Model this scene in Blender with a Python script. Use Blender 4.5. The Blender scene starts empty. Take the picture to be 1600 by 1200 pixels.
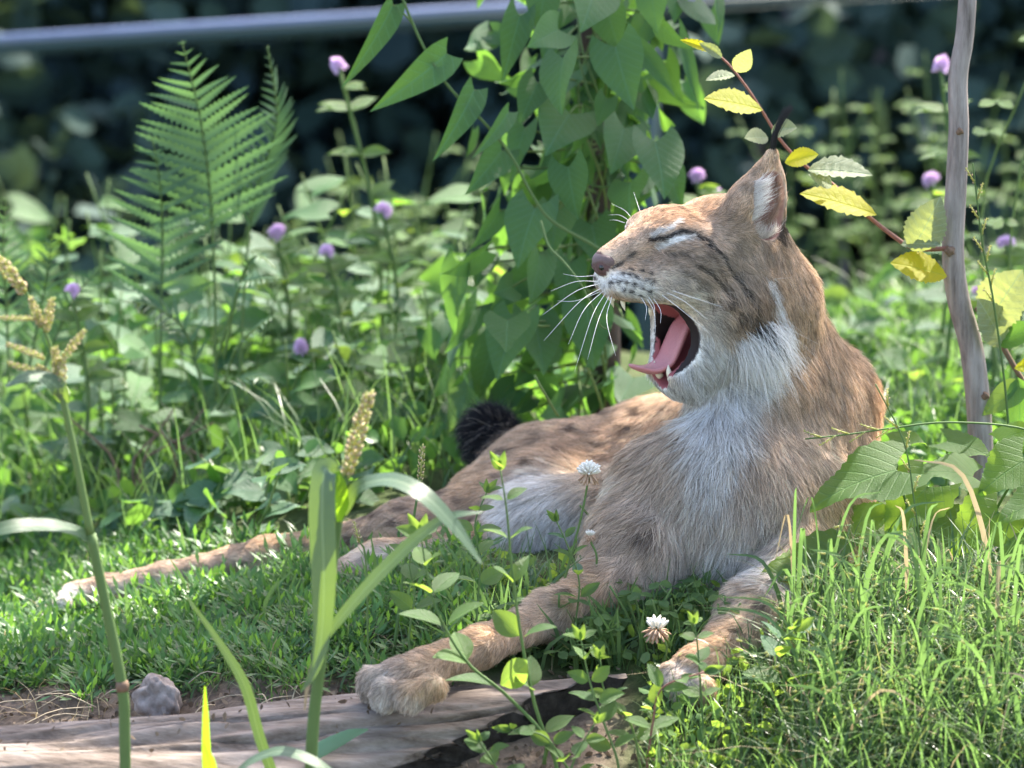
import bpy, bmesh, math, random
import numpy as np
from mathutils import Vector, Matrix, Euler

R = math.radians
rng = np.random.default_rng(7)
random.seed(7)
scene = bpy.context.scene
COL = scene.collection

# ------------------------------------------------------------------ camera
PITCH = R(10.0)
DIST = 6.0
FRAME_W = 1.12                      # metres across the frame at the lynx
PXM = 1600.0 / FRAME_W              # photo pixels per metre there
AXIS = np.array([0.0, 0.0, 0.256])
CAM = AXIS - DIST * np.array([0.0, math.cos(PITCH), -math.sin(PITCH)])
FWD = np.array([0.0, math.cos(PITCH), -math.sin(PITCH)])
UPV = np.array([0.0, math.sin(PITCH), math.cos(PITCH)])
cam_d = bpy.data.cameras.new('camera')
cam_d.sensor_width = 36.0
cam_d.lens = 36.0 * DIST / FRAME_W
cam_d.clip_start = 0.1
cam_d.clip_end = 400.0
cam_d.dof.use_dof = True
cam_d.dof.focus_distance = 6.00
cam_d.dof.aperture_fstop = 5.6
cam = bpy.data.objects.new('camera', cam_d)
COL.objects.link(cam)
cam.location = CAM
cam.rotation_euler = (R(90) - PITCH, 0, 0)
scene.camera = cam

# ------------------------------------------------------------------ world, sun, exposure
SUN_ELEV, SUN_AZ = R(52.0), R(32.0)      # azimuth measured from +Y (away from the camera) towards +X
SUN_DIR = np.array([math.sin(SUN_AZ) * math.cos(SUN_ELEV), math.cos(SUN_AZ) * math.cos(SUN_ELEV), math.sin(SUN_ELEV)])
world = bpy.data.worlds.new('World')
scene.world = world
world.use_nodes = True
wn = world.node_tree
sky = wn.nodes.new('ShaderNodeTexSky')
sky.sky_type = 'NISHITA'
sky.sun_disc = False
sky.sun_elevation = SUN_ELEV
sky.sun_rotation = SUN_AZ
sky.air_density, sky.dust_density, sky.ozone_density = 0.9, 2.5, 0.4     # a hazy summer sky
wn.links.new(sky.outputs[0], wn.nodes['Background'].inputs[0])
wn.nodes['Background'].inputs[1].default_value = 0.15
sun_d = bpy.data.lights.new('sun', 'SUN')
sun_d.energy = 5.0
sun_d.angle = R(0.55)
sun_d.color = (1.0, 0.95, 0.86)
sun = bpy.data.objects.new('sun', sun_d)
COL.objects.link(sun)
sun.rotation_euler = Vector(SUN_DIR).to_track_quat('Z', 'Y').to_euler()
sun.location = (2, 3, 6)
vs = scene.view_settings
vs.view_transform = 'Standard'
vs.look = 'None'
vs.exposure = 2.15
vs.gamma = 1.0
vs.use_white_balance = True              # camera balanced for open shade
vs.white_balance_temperature = 6750
scene.cycles.max_bounces = 8
scene.cycles.transmission_bounces = 6
scene.cycles.transparent_max_bounces = 8
scene.cycles_curves.shape = 'RIBBONS'
scene.cycles_curves.subdivisions = 2

# ------------------------------------------------------------------ helpers
def W(px, py, Y):
    """the point behind a photo pixel at depth Y"""
    d = FWD + ((px - 800) / PXM / DIST) * np.array([1.0, 0, 0]) - ((py - 600) / PXM / DIST) * UPV
    return CAM + d * ((Y - CAM[1]) / d[1])

def project(P):
    q = P - CAM
    z = q @ FWD
    return 800 + q[:, 0] / z * DIST * PXM, 600 - (q @ UPV) / z * DIST * PXM

def PX(n, Y=0.0):
    """n photo pixels in metres at depth Y"""
    return n / PXM * (Y - CAM[1]) / (-CAM[1])

def sstep(a, b, x):
    t = np.clip((x - a) / (b - a), 0, 1)
    return t * t * (3 - 2 * t)

def ground_z(x, y):
    """height of the mossy bank"""
    x = np.asarray(x, float); y = np.asarray(y, float)
    z = 0.17 * np.minimum(x, 0) * sstep(0.1, -0.5, x) * 1.0
    z = z - 0.30 * np.maximum(-y, 0) ** 1.25
    z = z + 0.012 * np.sin(x * 9 + 1.3) * np.sin(y * 7.1) + 0.02 * np.sin(x * 3.1 + y * 2.3)
    z = z - 0.9 * sstep(1.7, 4.0, y)
    z = z + 0.05 * sstep(0.3, 1.2, x) * sstep(0.3, 1.5, y)
    return z

def on_ground(px, py, it=24):
    """where the ray through a photo pixel meets the ground"""
    lo, hi = -1.2, 3.0
    for _ in range(it):
        m = (lo + hi) / 2
        p = W(px, py, m)
        if p[2] > ground_z(p[0], p[1]):
            lo = m
        else:
            hi = m
    return W(px, py, (lo + hi) / 2)

def link(o, parent=None):
    COL.objects.link(o)
    if parent is not None:
        o.parent = parent
    return o

def mesh(name, verts, faces, mats=(), smooth=True):
    me = bpy.data.meshes.new(name)
    me.from_pydata([tuple(v) for v in verts], [], [tuple(f) for f in faces])
    for m in (mats if isinstance(mats, (list, tuple)) else [mats]):
        me.materials.append(m)
    if smooth:
        me.polygons.foreach_set('use_smooth', [True] * len(me.polygons))
    me.update()
    return me

def mesh_np(name, V, F, mats=(), smooth=True, col=None):
    """fast mesh from arrays; F is (n,3) or (n,4)"""
    V = np.asarray(V, np.float32); F = np.asarray(F, np.int32)
    me = bpy.data.meshes.new(name)
    k = F.shape[1]
    me.vertices.add(len(V)); me.vertices.foreach_set('co', V.ravel())
    me.loops.add(F.size); me.loops.foreach_set('vertex_index', F.ravel())
    me.polygons.add(len(F))
    me.polygons.foreach_set('loop_start', np.arange(0, F.size, k, dtype=np.int32))
    me.polygons.foreach_set('loop_total', np.full(len(F), k, np.int32))
    for m in (mats if isinstance(mats, (list, tuple)) else [mats]):
        me.materials.append(m)
    me.update(calc_edges=True)
    if smooth:
        me.polygons.foreach_set('use_smooth', np.ones(len(F), bool))
    if col is not None:
        a = me.attributes.new('col', 'FLOAT_COLOR', 'POINT')
        c = np.ones((len(V), 4), np.float32); c[:, :3] = col
        a.data.foreach_set('color', c.ravel())
    me.validate()
    return me

def obj(name, me, parent=None, loc=None, rot=None, scale=None, kind=None):
    o = bpy.data.objects.new(name, me)
    link(o, parent)
    if loc is not None: o.location = loc
    if rot is not None: o.rotation_euler = rot
    if scale is not None: o.scale = (scale,) * 3 if np.isscalar(scale) else scale
    if kind: o['kind'] = kind
    return o

def tag(o, label, cat, group=None, kind=None):
    o['label'] = label; o['category'] = cat
    if group: o['group'] = group
    if kind: o['kind'] = kind
    return o

def thing(name, label, cat, loc=(0, 0, 0), group=None):
    o = bpy.data.objects.new(name, None)
    o.empty_display_size = 0.02
    link(o); o.location = loc
    return tag(o, label, cat, group)

def tube_data(pts, radii, n=6, cap=True, squash=1.0):
    """verts, faces of a swept tube through pts"""
    pts = np.asarray(pts, float); m = len(pts)
    radii = np.broadcast_to(np.asarray(radii, float), (m,))
    T = np.gradient(pts, axis=0); T /= np.linalg.norm(T, axis=1, keepdims=True) + 1e-12
    ref = np.array([0, 0, 1.0]) if abs(T[0][2]) < 0.9 else np.array([1.0, 0, 0])
    V = []; F = []
    u = np.cross(T[0], ref); u /= np.linalg.norm(u)
    for i in range(m):
        u = u - T[i] * (u @ T[i]); u /= np.linalg.norm(u) + 1e-12
        w = np.cross(T[i], u)
        for k in range(n):
            a = 2 * math.pi * k / n
            V.append(pts[i] + radii[i] * (math.cos(a) * u + squash * math.sin(a) * w))
    for i in range(m - 1):
        for k in range(n):
            k2 = (k + 1) % n
            F.append((i * n + k, i * n + k2, (i + 1) * n + k2, (i + 1) * n + k))
    if cap:
        F.append(tuple(range(n))[::-1]); F.append(tuple((m - 1) * n + k for k in range(n)))
    return V, F

def tube(name, pts, radii, mat, n=6, parent=None, squash=1.0, kind=None):
    V, F = tube_data(pts, radii, n, True, squash)
    return obj(name, mesh(name, V, F, mat), parent, kind=kind)

def spline(ctrl, n):
    """Catmull-Rom through control points"""
    c = np.asarray(ctrl, float)
    if len(c) == 2:
        t = np.linspace(0, 1, n)[:, None]
        return c[0] * (1 - t) + c[1] * t
    c = np.vstack([2 * c[0] - c[1], c, 2 * c[-1] - c[-2]])
    m = len(c) - 3
    out = []
    for s in np.linspace(0, m - 1e-6, n):
        i = int(s); t = s - i
        p0, p1, p2, p3 = c[i:i + 4]
        out.append(0.5 * ((2 * p1) + (-p0 + p2) * t + (2 * p0 - 5 * p1 + 4 * p2 - p3) * t * t + (-p0 + 3 * p1 - 3 * p2 + p3) * t ** 3))
    return np.array(out)

# ------------------------------------------------------------------ materials
def nodes(name):
    m = bpy.data.materials.new(name)
    m.use_nodes = True
    nt = m.node_tree
    return m, nt, nt.nodes['Principled BSDF'], nt.nodes['Material Output']

def N(nt, kind, **kw):
    n = nt.nodes.new(kind)
    for k, v in kw.items():
        if k in n.inputs: n.inputs[k].default_value = v
        else: setattr(n, k, v)
    return n

def ramp(nt, stops):
    r = nt.nodes.new('ShaderNodeValToRGB')
    e = r.color_ramp.elements
    while len(e) < len(stops): e.new(0.5)
    for i, (p, c) in enumerate(stops):
        e[i].position = p; e[i].color = (*c, 1)
    return r

def plain(name, col, rough=0.6, spec=0.4, bump=0.0, scale=200.0, vary=0.15):
    m, nt, b, out = nodes(name)
    tc = N(nt, 'ShaderNodeTexCoord')
    no = N(nt, 'ShaderNodeTexNoise', Scale=scale, Detail=4.0)
    nt.links.new(tc.outputs['Object'], no.inputs['Vector'])
    c = np.array(col)
    r = ramp(nt, [(0.3, c * (1 - vary)), (0.7, np.minimum(c * (1 + vary), 1))])
    nt.links.new(no.outputs['Fac'], r.inputs[0])
    nt.links.new(r.outputs[0], b.inputs['Base Color'])
    b.inputs['Roughness'].default_value = rough
    b.inputs['Specular IOR Level'].default_value = spec
    if bump:
        bp = N(nt, 'ShaderNodeBump', Strength=bump, Distance=0.002)
        nt.links.new(no.outputs['Fac'], bp.inputs['Height'])
        nt.links.new(bp.outputs[0], b.inputs['Normal'])
    return m

def leaf_mat(name, col, col2=None, trans=0.45, tcol=None, rough=0.38, spec=0.22, vein=0.0, slope=1.2):
    """two-sided leaf: glossy diffuse face plus light coming through; every object varies a little"""
    m, nt, b, out = nodes(name)
    col = np.array(col); col2 = np.array(col2) if col2 is not None else col * 0.7
    oi = N(nt, 'ShaderNodeObjectInfo')
    tc = N(nt, 'ShaderNodeTexCoord')
    no = N(nt, 'ShaderNodeTexNoise', Scale=60.0, Detail=3.0)
    nt.links.new(tc.outputs['Object'], no.inputs['Vector'])
    ge = N(nt, 'ShaderNodeNewGeometry')
    ad = N(nt, 'ShaderNodeMath', operation='ADD'); 
    mu = N(nt, 'ShaderNodeMath', operation='MULTIPLY'); mu.inputs[1].default_value = 0.35
    ri = N(nt, 'ShaderNodeMath', operation='ADD')
    nt.links.new(oi.outputs['Random'], ri.inputs[0]); nt.links.new(ge.outputs['Random Per Island'], ri.inputs[1])
    fr = N(nt, 'ShaderNodeMath', operation='FRACT'); nt.links.new(ri.outputs[0], fr.inputs[0])
    nt.links.new(no.outputs['Fac'], mu.inputs[0])
    m2 = N(nt, 'ShaderNodeMath', operation='MULTIPLY'); m2.inputs[1].default_value = 0.75
    nt.links.new(fr.outputs[0], m2.inputs[0])
    nt.links.new(mu.outputs[0], ad.inputs[0]); nt.links.new(m2.outputs[0], ad.inputs[1])
    r = ramp(nt, [(0.1, col2), (0.9, col)])
    nt.links.new(ad.outputs[0], r.inputs[0])
    nt.links.new(r.outputs[0], b.inputs['Base Color'])
    b.inputs['Roughness'].default_value = rough
    b.inputs['Specular IOR Level'].default_value = spec
    tr = N(nt, 'ShaderNodeBsdfTranslucent')
    tcol = np.array(tcol) if tcol is not None else np.minimum(col * np.array([2.4, 2.0, 0.8]), 0.95)
    mx = N(nt, 'ShaderNodeMix', data_type='RGBA', blend_type='MULTIPLY')
    mx.inputs['Factor'].default_value = 0.5
    mx.inputs['A'].default_value = (*tcol, 1)
    sc = N(nt, 'ShaderNodeMix', data_type='RGBA', blend_type='DIVIDE')
    sc.inputs['Factor'].default_value = 1.0
    sc.inputs['B'].default_value = (*np.maximum(col, 0.02), 1)
    nt.links.new(r.outputs[0], sc.inputs['A'])
    nt.links.new(sc.outputs['Result'], mx.inputs['B'])
    nt.links.new(mx.outputs['Result'], tr.inputs['Color'])
    ms = N(nt, 'ShaderNodeMixShader'); ms.inputs[0].default_value = trans
    nt.links.new(b.outputs[0], ms.inputs[1]); nt.links.new(tr.outputs[0], ms.inputs[2])
    nt.links.new(ms.outputs[0], out.inputs['Surface'])
    if vein:      # midrib and side veins drawn in the leaf's own space (x along the blade, y across it)
        sx = N(nt, 'ShaderNodeSeparateXYZ'); nt.links.new(tc.outputs['Object'], sx.inputs[0])
        def ma(op, a, b=None, clamp=False):
            n = N(nt, 'ShaderNodeMath', operation=op); n.use_clamp = clamp
            for k, v in enumerate((a, b)):
                if v is None: continue
                if isinstance(v, (int, float)): n.inputs[k].default_value = v
                else: nt.links.new(v, n.inputs[k])
            return n.outputs[0]
        ay = ma('ABSOLUTE', sx.outputs[1])
        u = ma('MULTIPLY', ma('SUBTRACT', sx.outputs[0], ma('MULTIPLY', ay, slope)), vein)
        fr2 = ma('ABSOLUTE', ma('SUBTRACT', ma('FRACT', ma('ADD', u, 10.0)), .5))
        side = ma('SUBTRACT', 1.0, ma('MULTIPLY', fr2, 9.0), True)
        mid = ma('SUBTRACT', 1.0, ma('MULTIPLY', ay, 55.0), True)
        line = ma('MAXIMUM', ma('MULTIPLY', side, .55), mid, True)
        li = N(nt, 'ShaderNodeMix', data_type='RGBA'); li.inputs['B'].default_value = (*np.minimum(col * 1.9 + .03, 1), 1)
        nt.links.new(ma('MULTIPLY', line, .75), li.inputs['Factor']); nt.links.new(r.outputs[0], li.inputs['A'])
        nt.links.new(li.outputs['Result'], b.inputs['Base Color'])
        dk = N(nt, 'ShaderNodeMix', data_type='RGBA', blend_type='MULTIPLY'); dk.inputs['B'].default_value = (.45, .55, .5, 1)
        nt.links.new(ma('MULTIPLY', line, .8), dk.inputs['Factor']); nt.links.new(mx.outputs['Result'], dk.inputs['A'])
        nt.links.new(dk.outputs['Result'], tr.inputs['Color'])
        bp = N(nt, 'ShaderNodeBump', Strength=.6, Distance=.0015)
        hh = ma('SUBTRACT', ma('MULTIPLY', no.outputs['Fac'], 1.2), line)
        nt.links.new(hh, bp.inputs['Height'])
        nt.links.new(bp.outputs[0], b.inputs['Normal'])
    return m

def attr_mat(name, rough=0.6, spec=0.3, translucent=0.0):
    """colour from the point colour attribute of the mesh or of each hair"""
    m, nt, b, out = nodes(name)
    at = N(nt, 'ShaderNodeAttribute', attribute_name='col')
    nt.links.new(at.outputs['Color'], b.inputs['Base Color'])
    b.inputs['Roughness'].default_value = rough
    b.inputs['Specular IOR Level'].default_value = spec
    if translucent:
        tr = N(nt, 'ShaderNodeBsdfTranslucent')
        nt.links.new(at.outputs['Color'], tr.inputs['Color'])
        ms = N(nt, 'ShaderNodeMixShader'); ms.inputs[0].default_value = translucent
        nt.links.new(b.outputs[0], ms.inputs[1]); nt.links.new(tr.outputs[0], ms.inputs[2])
        nt.links.new(ms.outputs[0], out.inputs['Surface'])
    return m
# =================================================================== the lynx
YAW = R(28.0)
HF = np.array([-math.cos(YAW), -math.sin(YAW), 0.0])      # where the muzzle points
HL = np.array([math.sin(YAW), -math.cos(YAW), 0.0])       # its left cheek, towards the lens
HU = np.array([0.0, 0.0, 1.0])
HO = W(1130, 400, 0.13)
HS = 1.02 / PXM

def H(a, b, c):
    return HO + (a * HF + b * HL + c * HU) * HS

def head_local(P):
    q = (P - HO) / HS
    return q @ HF, q @ HL, q @ HU

def sd_cone(P, a, b, ra, rb):
    ba = b - a
    t = np.clip(((P - a) @ ba) / (ba @ ba), 0, 1)
    return np.linalg.norm(P - a - t[..., None] * ba, axis=-1) - (ra + t * (rb - ra))

def sd_ell(P, c, r, M):
    q = (P - c) @ M.T
    k0 = np.linalg.norm(q / r, axis=-1); k1 = np.linalg.norm(q / (r * r), axis=-1)
    return k0 * (k0 - 1.0) / (k1 + 1e-9)

HM = np.array([HF, HL, HU])

PRIMS = []          # (kind, data, smoothing)
def cone(p, q, k=0.03):
    a, b = W(*p[:3]), W(*q[:3])
    PRIMS.append(('c', (a, b, p[3] / PXM, q[3] / PXM), k))
def chain(pts, k=0.03):
    for p, q in zip(pts[:-1], pts[1:]): cone(p, q, k)
def blob(p, r, k=0.03, ang=0.0):
    ca, sa = math.cos(ang), math.sin(ang)
    M = np.array([[ca, 0, -sa], [0, 1, 0], [sa, 0, ca]])
    PRIMS.append(('e', (W(*p), np.array(r) / PXM, M), k))
def hcone(p, q, k=0.012, both=True):
    for s in ((1, -1) if both else (1,)):
        a, b = H(p[0], s * p[1], p[2]), H(q[0], s * q[1], q[2])
        PRIMS.append(('c', (a, b, p[3] * HS, q[3] * HS), k))
def hblob(c, r, k=0.012, both=True, M=None):
    for s in ((1, -1) if both else (1,)):
        PRIMS.append(('e', (H(c[0], s * c[1], c[2]), np.array(r) * HS, HM if M is None else M @ HM), k))

# trunk
cone((1275, 640, .27, 100), (1262, 800, .20, 98), .05)
blob((1132, 800, .09), (152, 115, 160), .06)
cone((1175, 610, .15, 96), (1200, 740, .18, 120), .05)
cone((1195, 470, .18, 72), (1232, 610, .22, 104), .05)
cone((1235, 665, .36, 112), (1030, 745, .52, 110), .06)
cone((1030, 745, .52, 110), (860, 770, .50, 100), .06)
cone((860, 770, .50, 100), (765, 800, .46, 78), .05)
cone((940, 820, .28, 84), (840, 830, .30, 76), .05)
# hind legs
cone((850, 800, .40, 92), (640, 832, .36, 46), .04)
chain([(640, 832, .36, 46), (545, 850, .38, 34)], .03)
chain([(600, 846, .40, 44), (500, 864, .41, 38), (420, 872, .42, 35), (370, 884, .42, 32), (260, 906, .42, 28), (170, 924, .41, 26), (122, 934, .40, 27)], .010)
for p in ((104, 934, .385), (100, 944, .37), (112, 926, .41)):
    blob(p, (16, 14, 14), .006)
chain([(800, 865, .28, 60), (700, 884, .26, 50), (600, 893, .24, 42), (548, 908, .22, 38)], .03)
for p in ((520, 925, .20), (530, 935, .18), (515, 915, .23)):
    blob(p, (24, 20, 19), .012)
# fore legs
chain([(1035, 770, .10, 84), (990, 862, .04, 68), (956, 910, .0, 44), (860, 960, -.08, 31), (750, 1010, -.19, 26), (672, 1042, -.25, 30)], .02)
blob((630, 1062, -.275), (47, 44, 34), .02, R(-20))
for p, r in (((582, 1068, -.285), (22, 18, 28)), ((604, 1086, -.315), (22, 18, 25)), ((642, 1087, -.33), (24, 19, 24)), ((676, 1074, -.32), (21, 18, 21))):
    blob(p, r, .008)
chain([(1265, 800, .12, 84), (1252, 892, .03, 56), (1180, 968, -.08, 46), (1122, 1022, -.15, 38)], .03)
blob((1090, 1046, -.19), (46, 48, 36), .02, R(-30))
for p in ((1052, 1058, -.20), (1066, 1074, -.22), (1096, 1078, -.24)):
    blob(p, (22, 20, 24), .008)
# tail
chain([(840, 765, .54, 34), (795, 722, .565, 29), (770, 690, .57, 32), (762, 674, .57, 30)], .02)
# head
hblob((10, 0, 24), (92, 78, 68), .02, False)
hblob((112, 40, 47), (36, 26, 24), .018)
hcone((100, 0, 40, 44), (203, 0, 11, 21), .02, False)
hblob((216, 0, 3), (14, 20, 17), .006, False)
hblob((178, 24, -24), (36, 24, 27), .012)
hblob((192, 0, -34), (20, 18, 17), .010, False)
hcone((176, 20, -26, 24), (112, 38, -26, 46), .016)
hblob((70, 58, 2), (68, 38, 52), .02)
hcone((62, 46, -45, 40), (56, 38, -135, 32), .02)
hcone((25, 45, -65, 48), (88, 20, -172, 26), .02)
hblob((86, 0, -184), (30, 26, 22), .012, False)
hcone((15, 0, -60, 72), (45, 0, -165, 46), .03, False)
hblob((-5, 58, -75), (52, 36, 72), .03)
hcone((-25, 0, 0, 80), (-70, 0, -70, 84), .03, False)
# ears: near one pricked outwards, far one laid back
def rot_to(up, wide):
    up = np.array(up, float); up /= np.linalg.norm(up)
    wide = np.array(wide, float); wide -= up * (wide @ up); wide /= np.linalg.norm(wide)
    return np.array([wide, np.cross(up, wide), up])
EARM = rot_to((-24, 14, 118), (1, 0.1, 0))
EARC = np.array([-30, 64, 96])
def flat_cone(P, C0, M, z0, r0, z1, r1, thick, off=(0, 0)):
    """pointed, flattened cone in an ear's own frame (u across, v through, w along), head units"""
    q = ((P - H(*C0)) / HS) @ (M @ HM).T
    u, v, w = q[..., 0] - off[0], (q[..., 1] - off[1]) / thick, q[..., 2]
    t = np.clip((w - z0) / (z1 - z0), 0, 1)
    rad = r0 + (r1 - r0) * t ** 2.5
    return (np.sqrt(u * u + v * v + (w - z0 - t * (z1 - z0)) ** 2) - rad) * HS * max(thick, .5)
EARM2 = rot_to((-100, -26, -2), (0.0, 0.2, 1))
PRIMS.append(('f', (lambda P: flat_cone(P, EARC, EARM, -42, 52, 66, 15, .44), H(*EARC), 130 * HS), .008))
hcone((12, 52, 58, 34), (-8, 60, 84, 34), .02, False)
PRIMS.append(('e', (H(-86, -62, 44), np.array([36, 18, 62]) * HS, EARM2 @ HM), .01))
hcone((-30, -54, 40, 32), (-55, -58, 44, 30), .015, False)

CAV = [(184, 0, -66, 15), (112, 0, -92, 27), (72, 0, -120, 34), (84, 0, -164, 24), (112, 0, -184, 15)]
def sd_cavity(P):
    d = None
    a, b, c = head_local(P)
    Q = np.stack([a, b * .74, c], -1)
    for p, q in zip(CAV[:-1], CAV[1:]):
        e = sd_cone(Q, np.array(p[:3], float), np.array(q[:3], float), p[3], q[3]) * HS
        d = e if d is None else np.minimum(d, e)
    # the gape itself: everything between the lip lines, right across the muzzle
    ac = a - 136 - 24 * sstep(-18, -42, b)
    k0 = np.hypot(ac / 53, (c + 121) / 60); k1 = np.hypot(ac / 53 ** 2, (c + 121) / 60 ** 2)
    return np.minimum(d, k0 * (k0 - 1) / (k1 + 1e-9) * HS)
def sd_ear_in(P):
    sgn = 1.0 if (EARM[1] @ np.array([0.1, 1, 0])) > 0 else -1.0
    return flat_cone(P, EARC, EARM, -20, 40, 50, 8, .52, (-5, 17 * sgn))
EYE_C = H(119, 55, 45); EYE_R = np.array([15, 9, 5.0]) * HS
EYE_M = rot_to((0, 0, 1), (-1, 0.35, 0.28)) @ HM

def smin(a, b, k):
    h = np.clip(0.5 + 0.5 * (b - a) / k, 0, 1)
    return b * (1 - h) + a * h - k * h * (1 - h)

def axis(lo, hi, f0, f1, coarse, fine):
    a = [lo]
    while a[-1] < hi:
        x = a[-1]
        a.append(x + (fine if f0 <= x <= f1 else coarse))
    return np.array(a)

hx, hy, hz = HO
gx = axis(-0.56, 0.47, hx - 0.165, hx + 0.10, 0.0065, 0.0026)
gy = axis(-0.42, 0.78, hy - 0.15, hy + 0.12, 0.0065, 0.0026)
gz = axis(-0.20, hz + 0.17, hz - 0.16, hz + 0.17, 0.0065, 0.0026)
SHP = (len(gx), len(gy), len(gz))
D = np.full(SHP, 0.5, np.float32)
def block(lo, hi):
    return tuple(slice(max(0, np.searchsorted(g, l) - 1), min(len(g), np.searchsorted(g, h) + 1)) for g, l, h in zip((gx, gy, gz), lo, hi))
def pts_of(sl):
    return np.stack(np.meshgrid(gx[sl[0]], gy[sl[1]], gz[sl[2]], indexing='ij'), -1)
for kind, dat, k in PRIMS:
    if kind == 'c':
        a, b, ra, rb = dat
        m = max(ra, rb) + k + 0.02
        lo, hi = np.minimum(a, b) - m, np.maximum(a, b) + m
    elif kind == 'f':
        lo, hi = dat[1] - dat[2], dat[1] + dat[2]
    else:
        m = max(dat[1]) + k + 0.02
        lo, hi = dat[0] - m, dat[0] + m
    sl = block(lo, hi)
    P = pts_of(sl)
    d = sd_cone(P, *dat) if kind == 'c' else dat[0](P) if kind == 'f' else sd_ell(P, *dat)
    D[sl] = smin(D[sl], d.astype(np.float32), k)
# open mouth and ear cup are hollowed out
sl = block(HO - 0.2, HO + 0.16)
P = pts_of(sl)
def carve(D0, cut, k):
    return -smin(-D0, cut, k)
D[sl] = carve(D[sl], sd_cavity(P), 0.006)
D[sl] = carve(D[sl], sd_ear_in(P), 0.004)
D[sl] = carve(D[sl], sd_ell(P, EYE_C, EYE_R, EYE_M), 0.004)

def surface_nets(D):
    ins = D < 0
    nx, ny, nz = D.shape
    cnt = np.zeros((nx - 1, ny - 1, nz - 1), np.int8)
    corners = [(i, j, k) for i in (0, 1) for j in (0, 1) for k in (0, 1)]
    for i, j, k in corners:
        cnt += ins[i:nx - 1 + i, j:ny - 1 + j, k:nz - 1 + k]
    act = np.argwhere((cnt > 0) & (cnt < 8))
    vid = np.full(cnt.shape, -1, np.int32)
    vid[act[:, 0], act[:, 1], act[:, 2]] = np.arange(len(act))
    val = np.stack([D[act[:, 0] + i, act[:, 1] + j, act[:, 2] + k] for i, j, k in corners], 1)
    acc = np.zeros((len(act), 3)); num = np.zeros(len(act))
    for a in range(8):
        for b in range(a + 1, 8):
            ca, cb = np.array(corners[a]), np.array(corners[b])
            if abs(ca - cb).sum() != 1: continue
            va, vb = val[:, a], val[:, b]
            cr = (va < 0) != (vb < 0)
            t = np.where(cr, va / np.where(cr, va - vb, 1), 0)
            acc += np.where(cr[:, None], ca + t[:, None] * (cb - ca), 0); num += cr
    pos = act + acc / num[:, None]
    V = np.stack([np.interp(pos[:, i], np.arange(len(g)), g) for i, g in enumerate((gx, gy, gz))], 1)
    F = []
    for ax in range(3):
        o1, o2 = (ax + 1) % 3, (ax + 2) % 3
        s0 = [slice(None)] * 3; s1 = [slice(None)] * 3
        s0[ax] = slice(0, -1); s1[ax] = slice(1, None)
        A, B = ins[tuple(s0)], ins[tuple(s1)]
        idx = np.argwhere(A != B)
        idx = idx[(idx[:, o1] > 0) & (idx[:, o2] > 0) & (idx[:, o1] < D.shape[o1] - 1) & (idx[:, o2] < D.shape[o2] - 1)]
        flip = A[idx[:, 0], idx[:, 1], idx[:, 2]]
        q = []
        for d1, d2 in ((-1, -1), (0, -1), (0, 0), (-1, 0)):
            c = idx.copy(); c[:, o1] += d1; c[:, o2] += d2
            q.append(vid[c[:, 0], c[:, 1], c[:, 2]])
        q = np.stack(q, 1)
        q = np.where(flip[:, None], q, q[:, ::-1])
        F.append(q)
    return V, np.concatenate(F)
LV, LF = surface_nets(D)
# keep the largest connected shell only (drops any stray bits inside)
def vertex_normals(V, F):
    fn = np.cross(V[F[:, 2]] - V[F[:, 0]], V[F[:, 3]] - V[F[:, 1]])
    n = np.zeros_like(V)
    for i in range(4): np.add.at(n, F[:, i], fn)
    return n / (np.linalg.norm(n, axis=1, keepdims=True) + 1e-12)
LN = vertex_normals(LV, LF)

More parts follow.
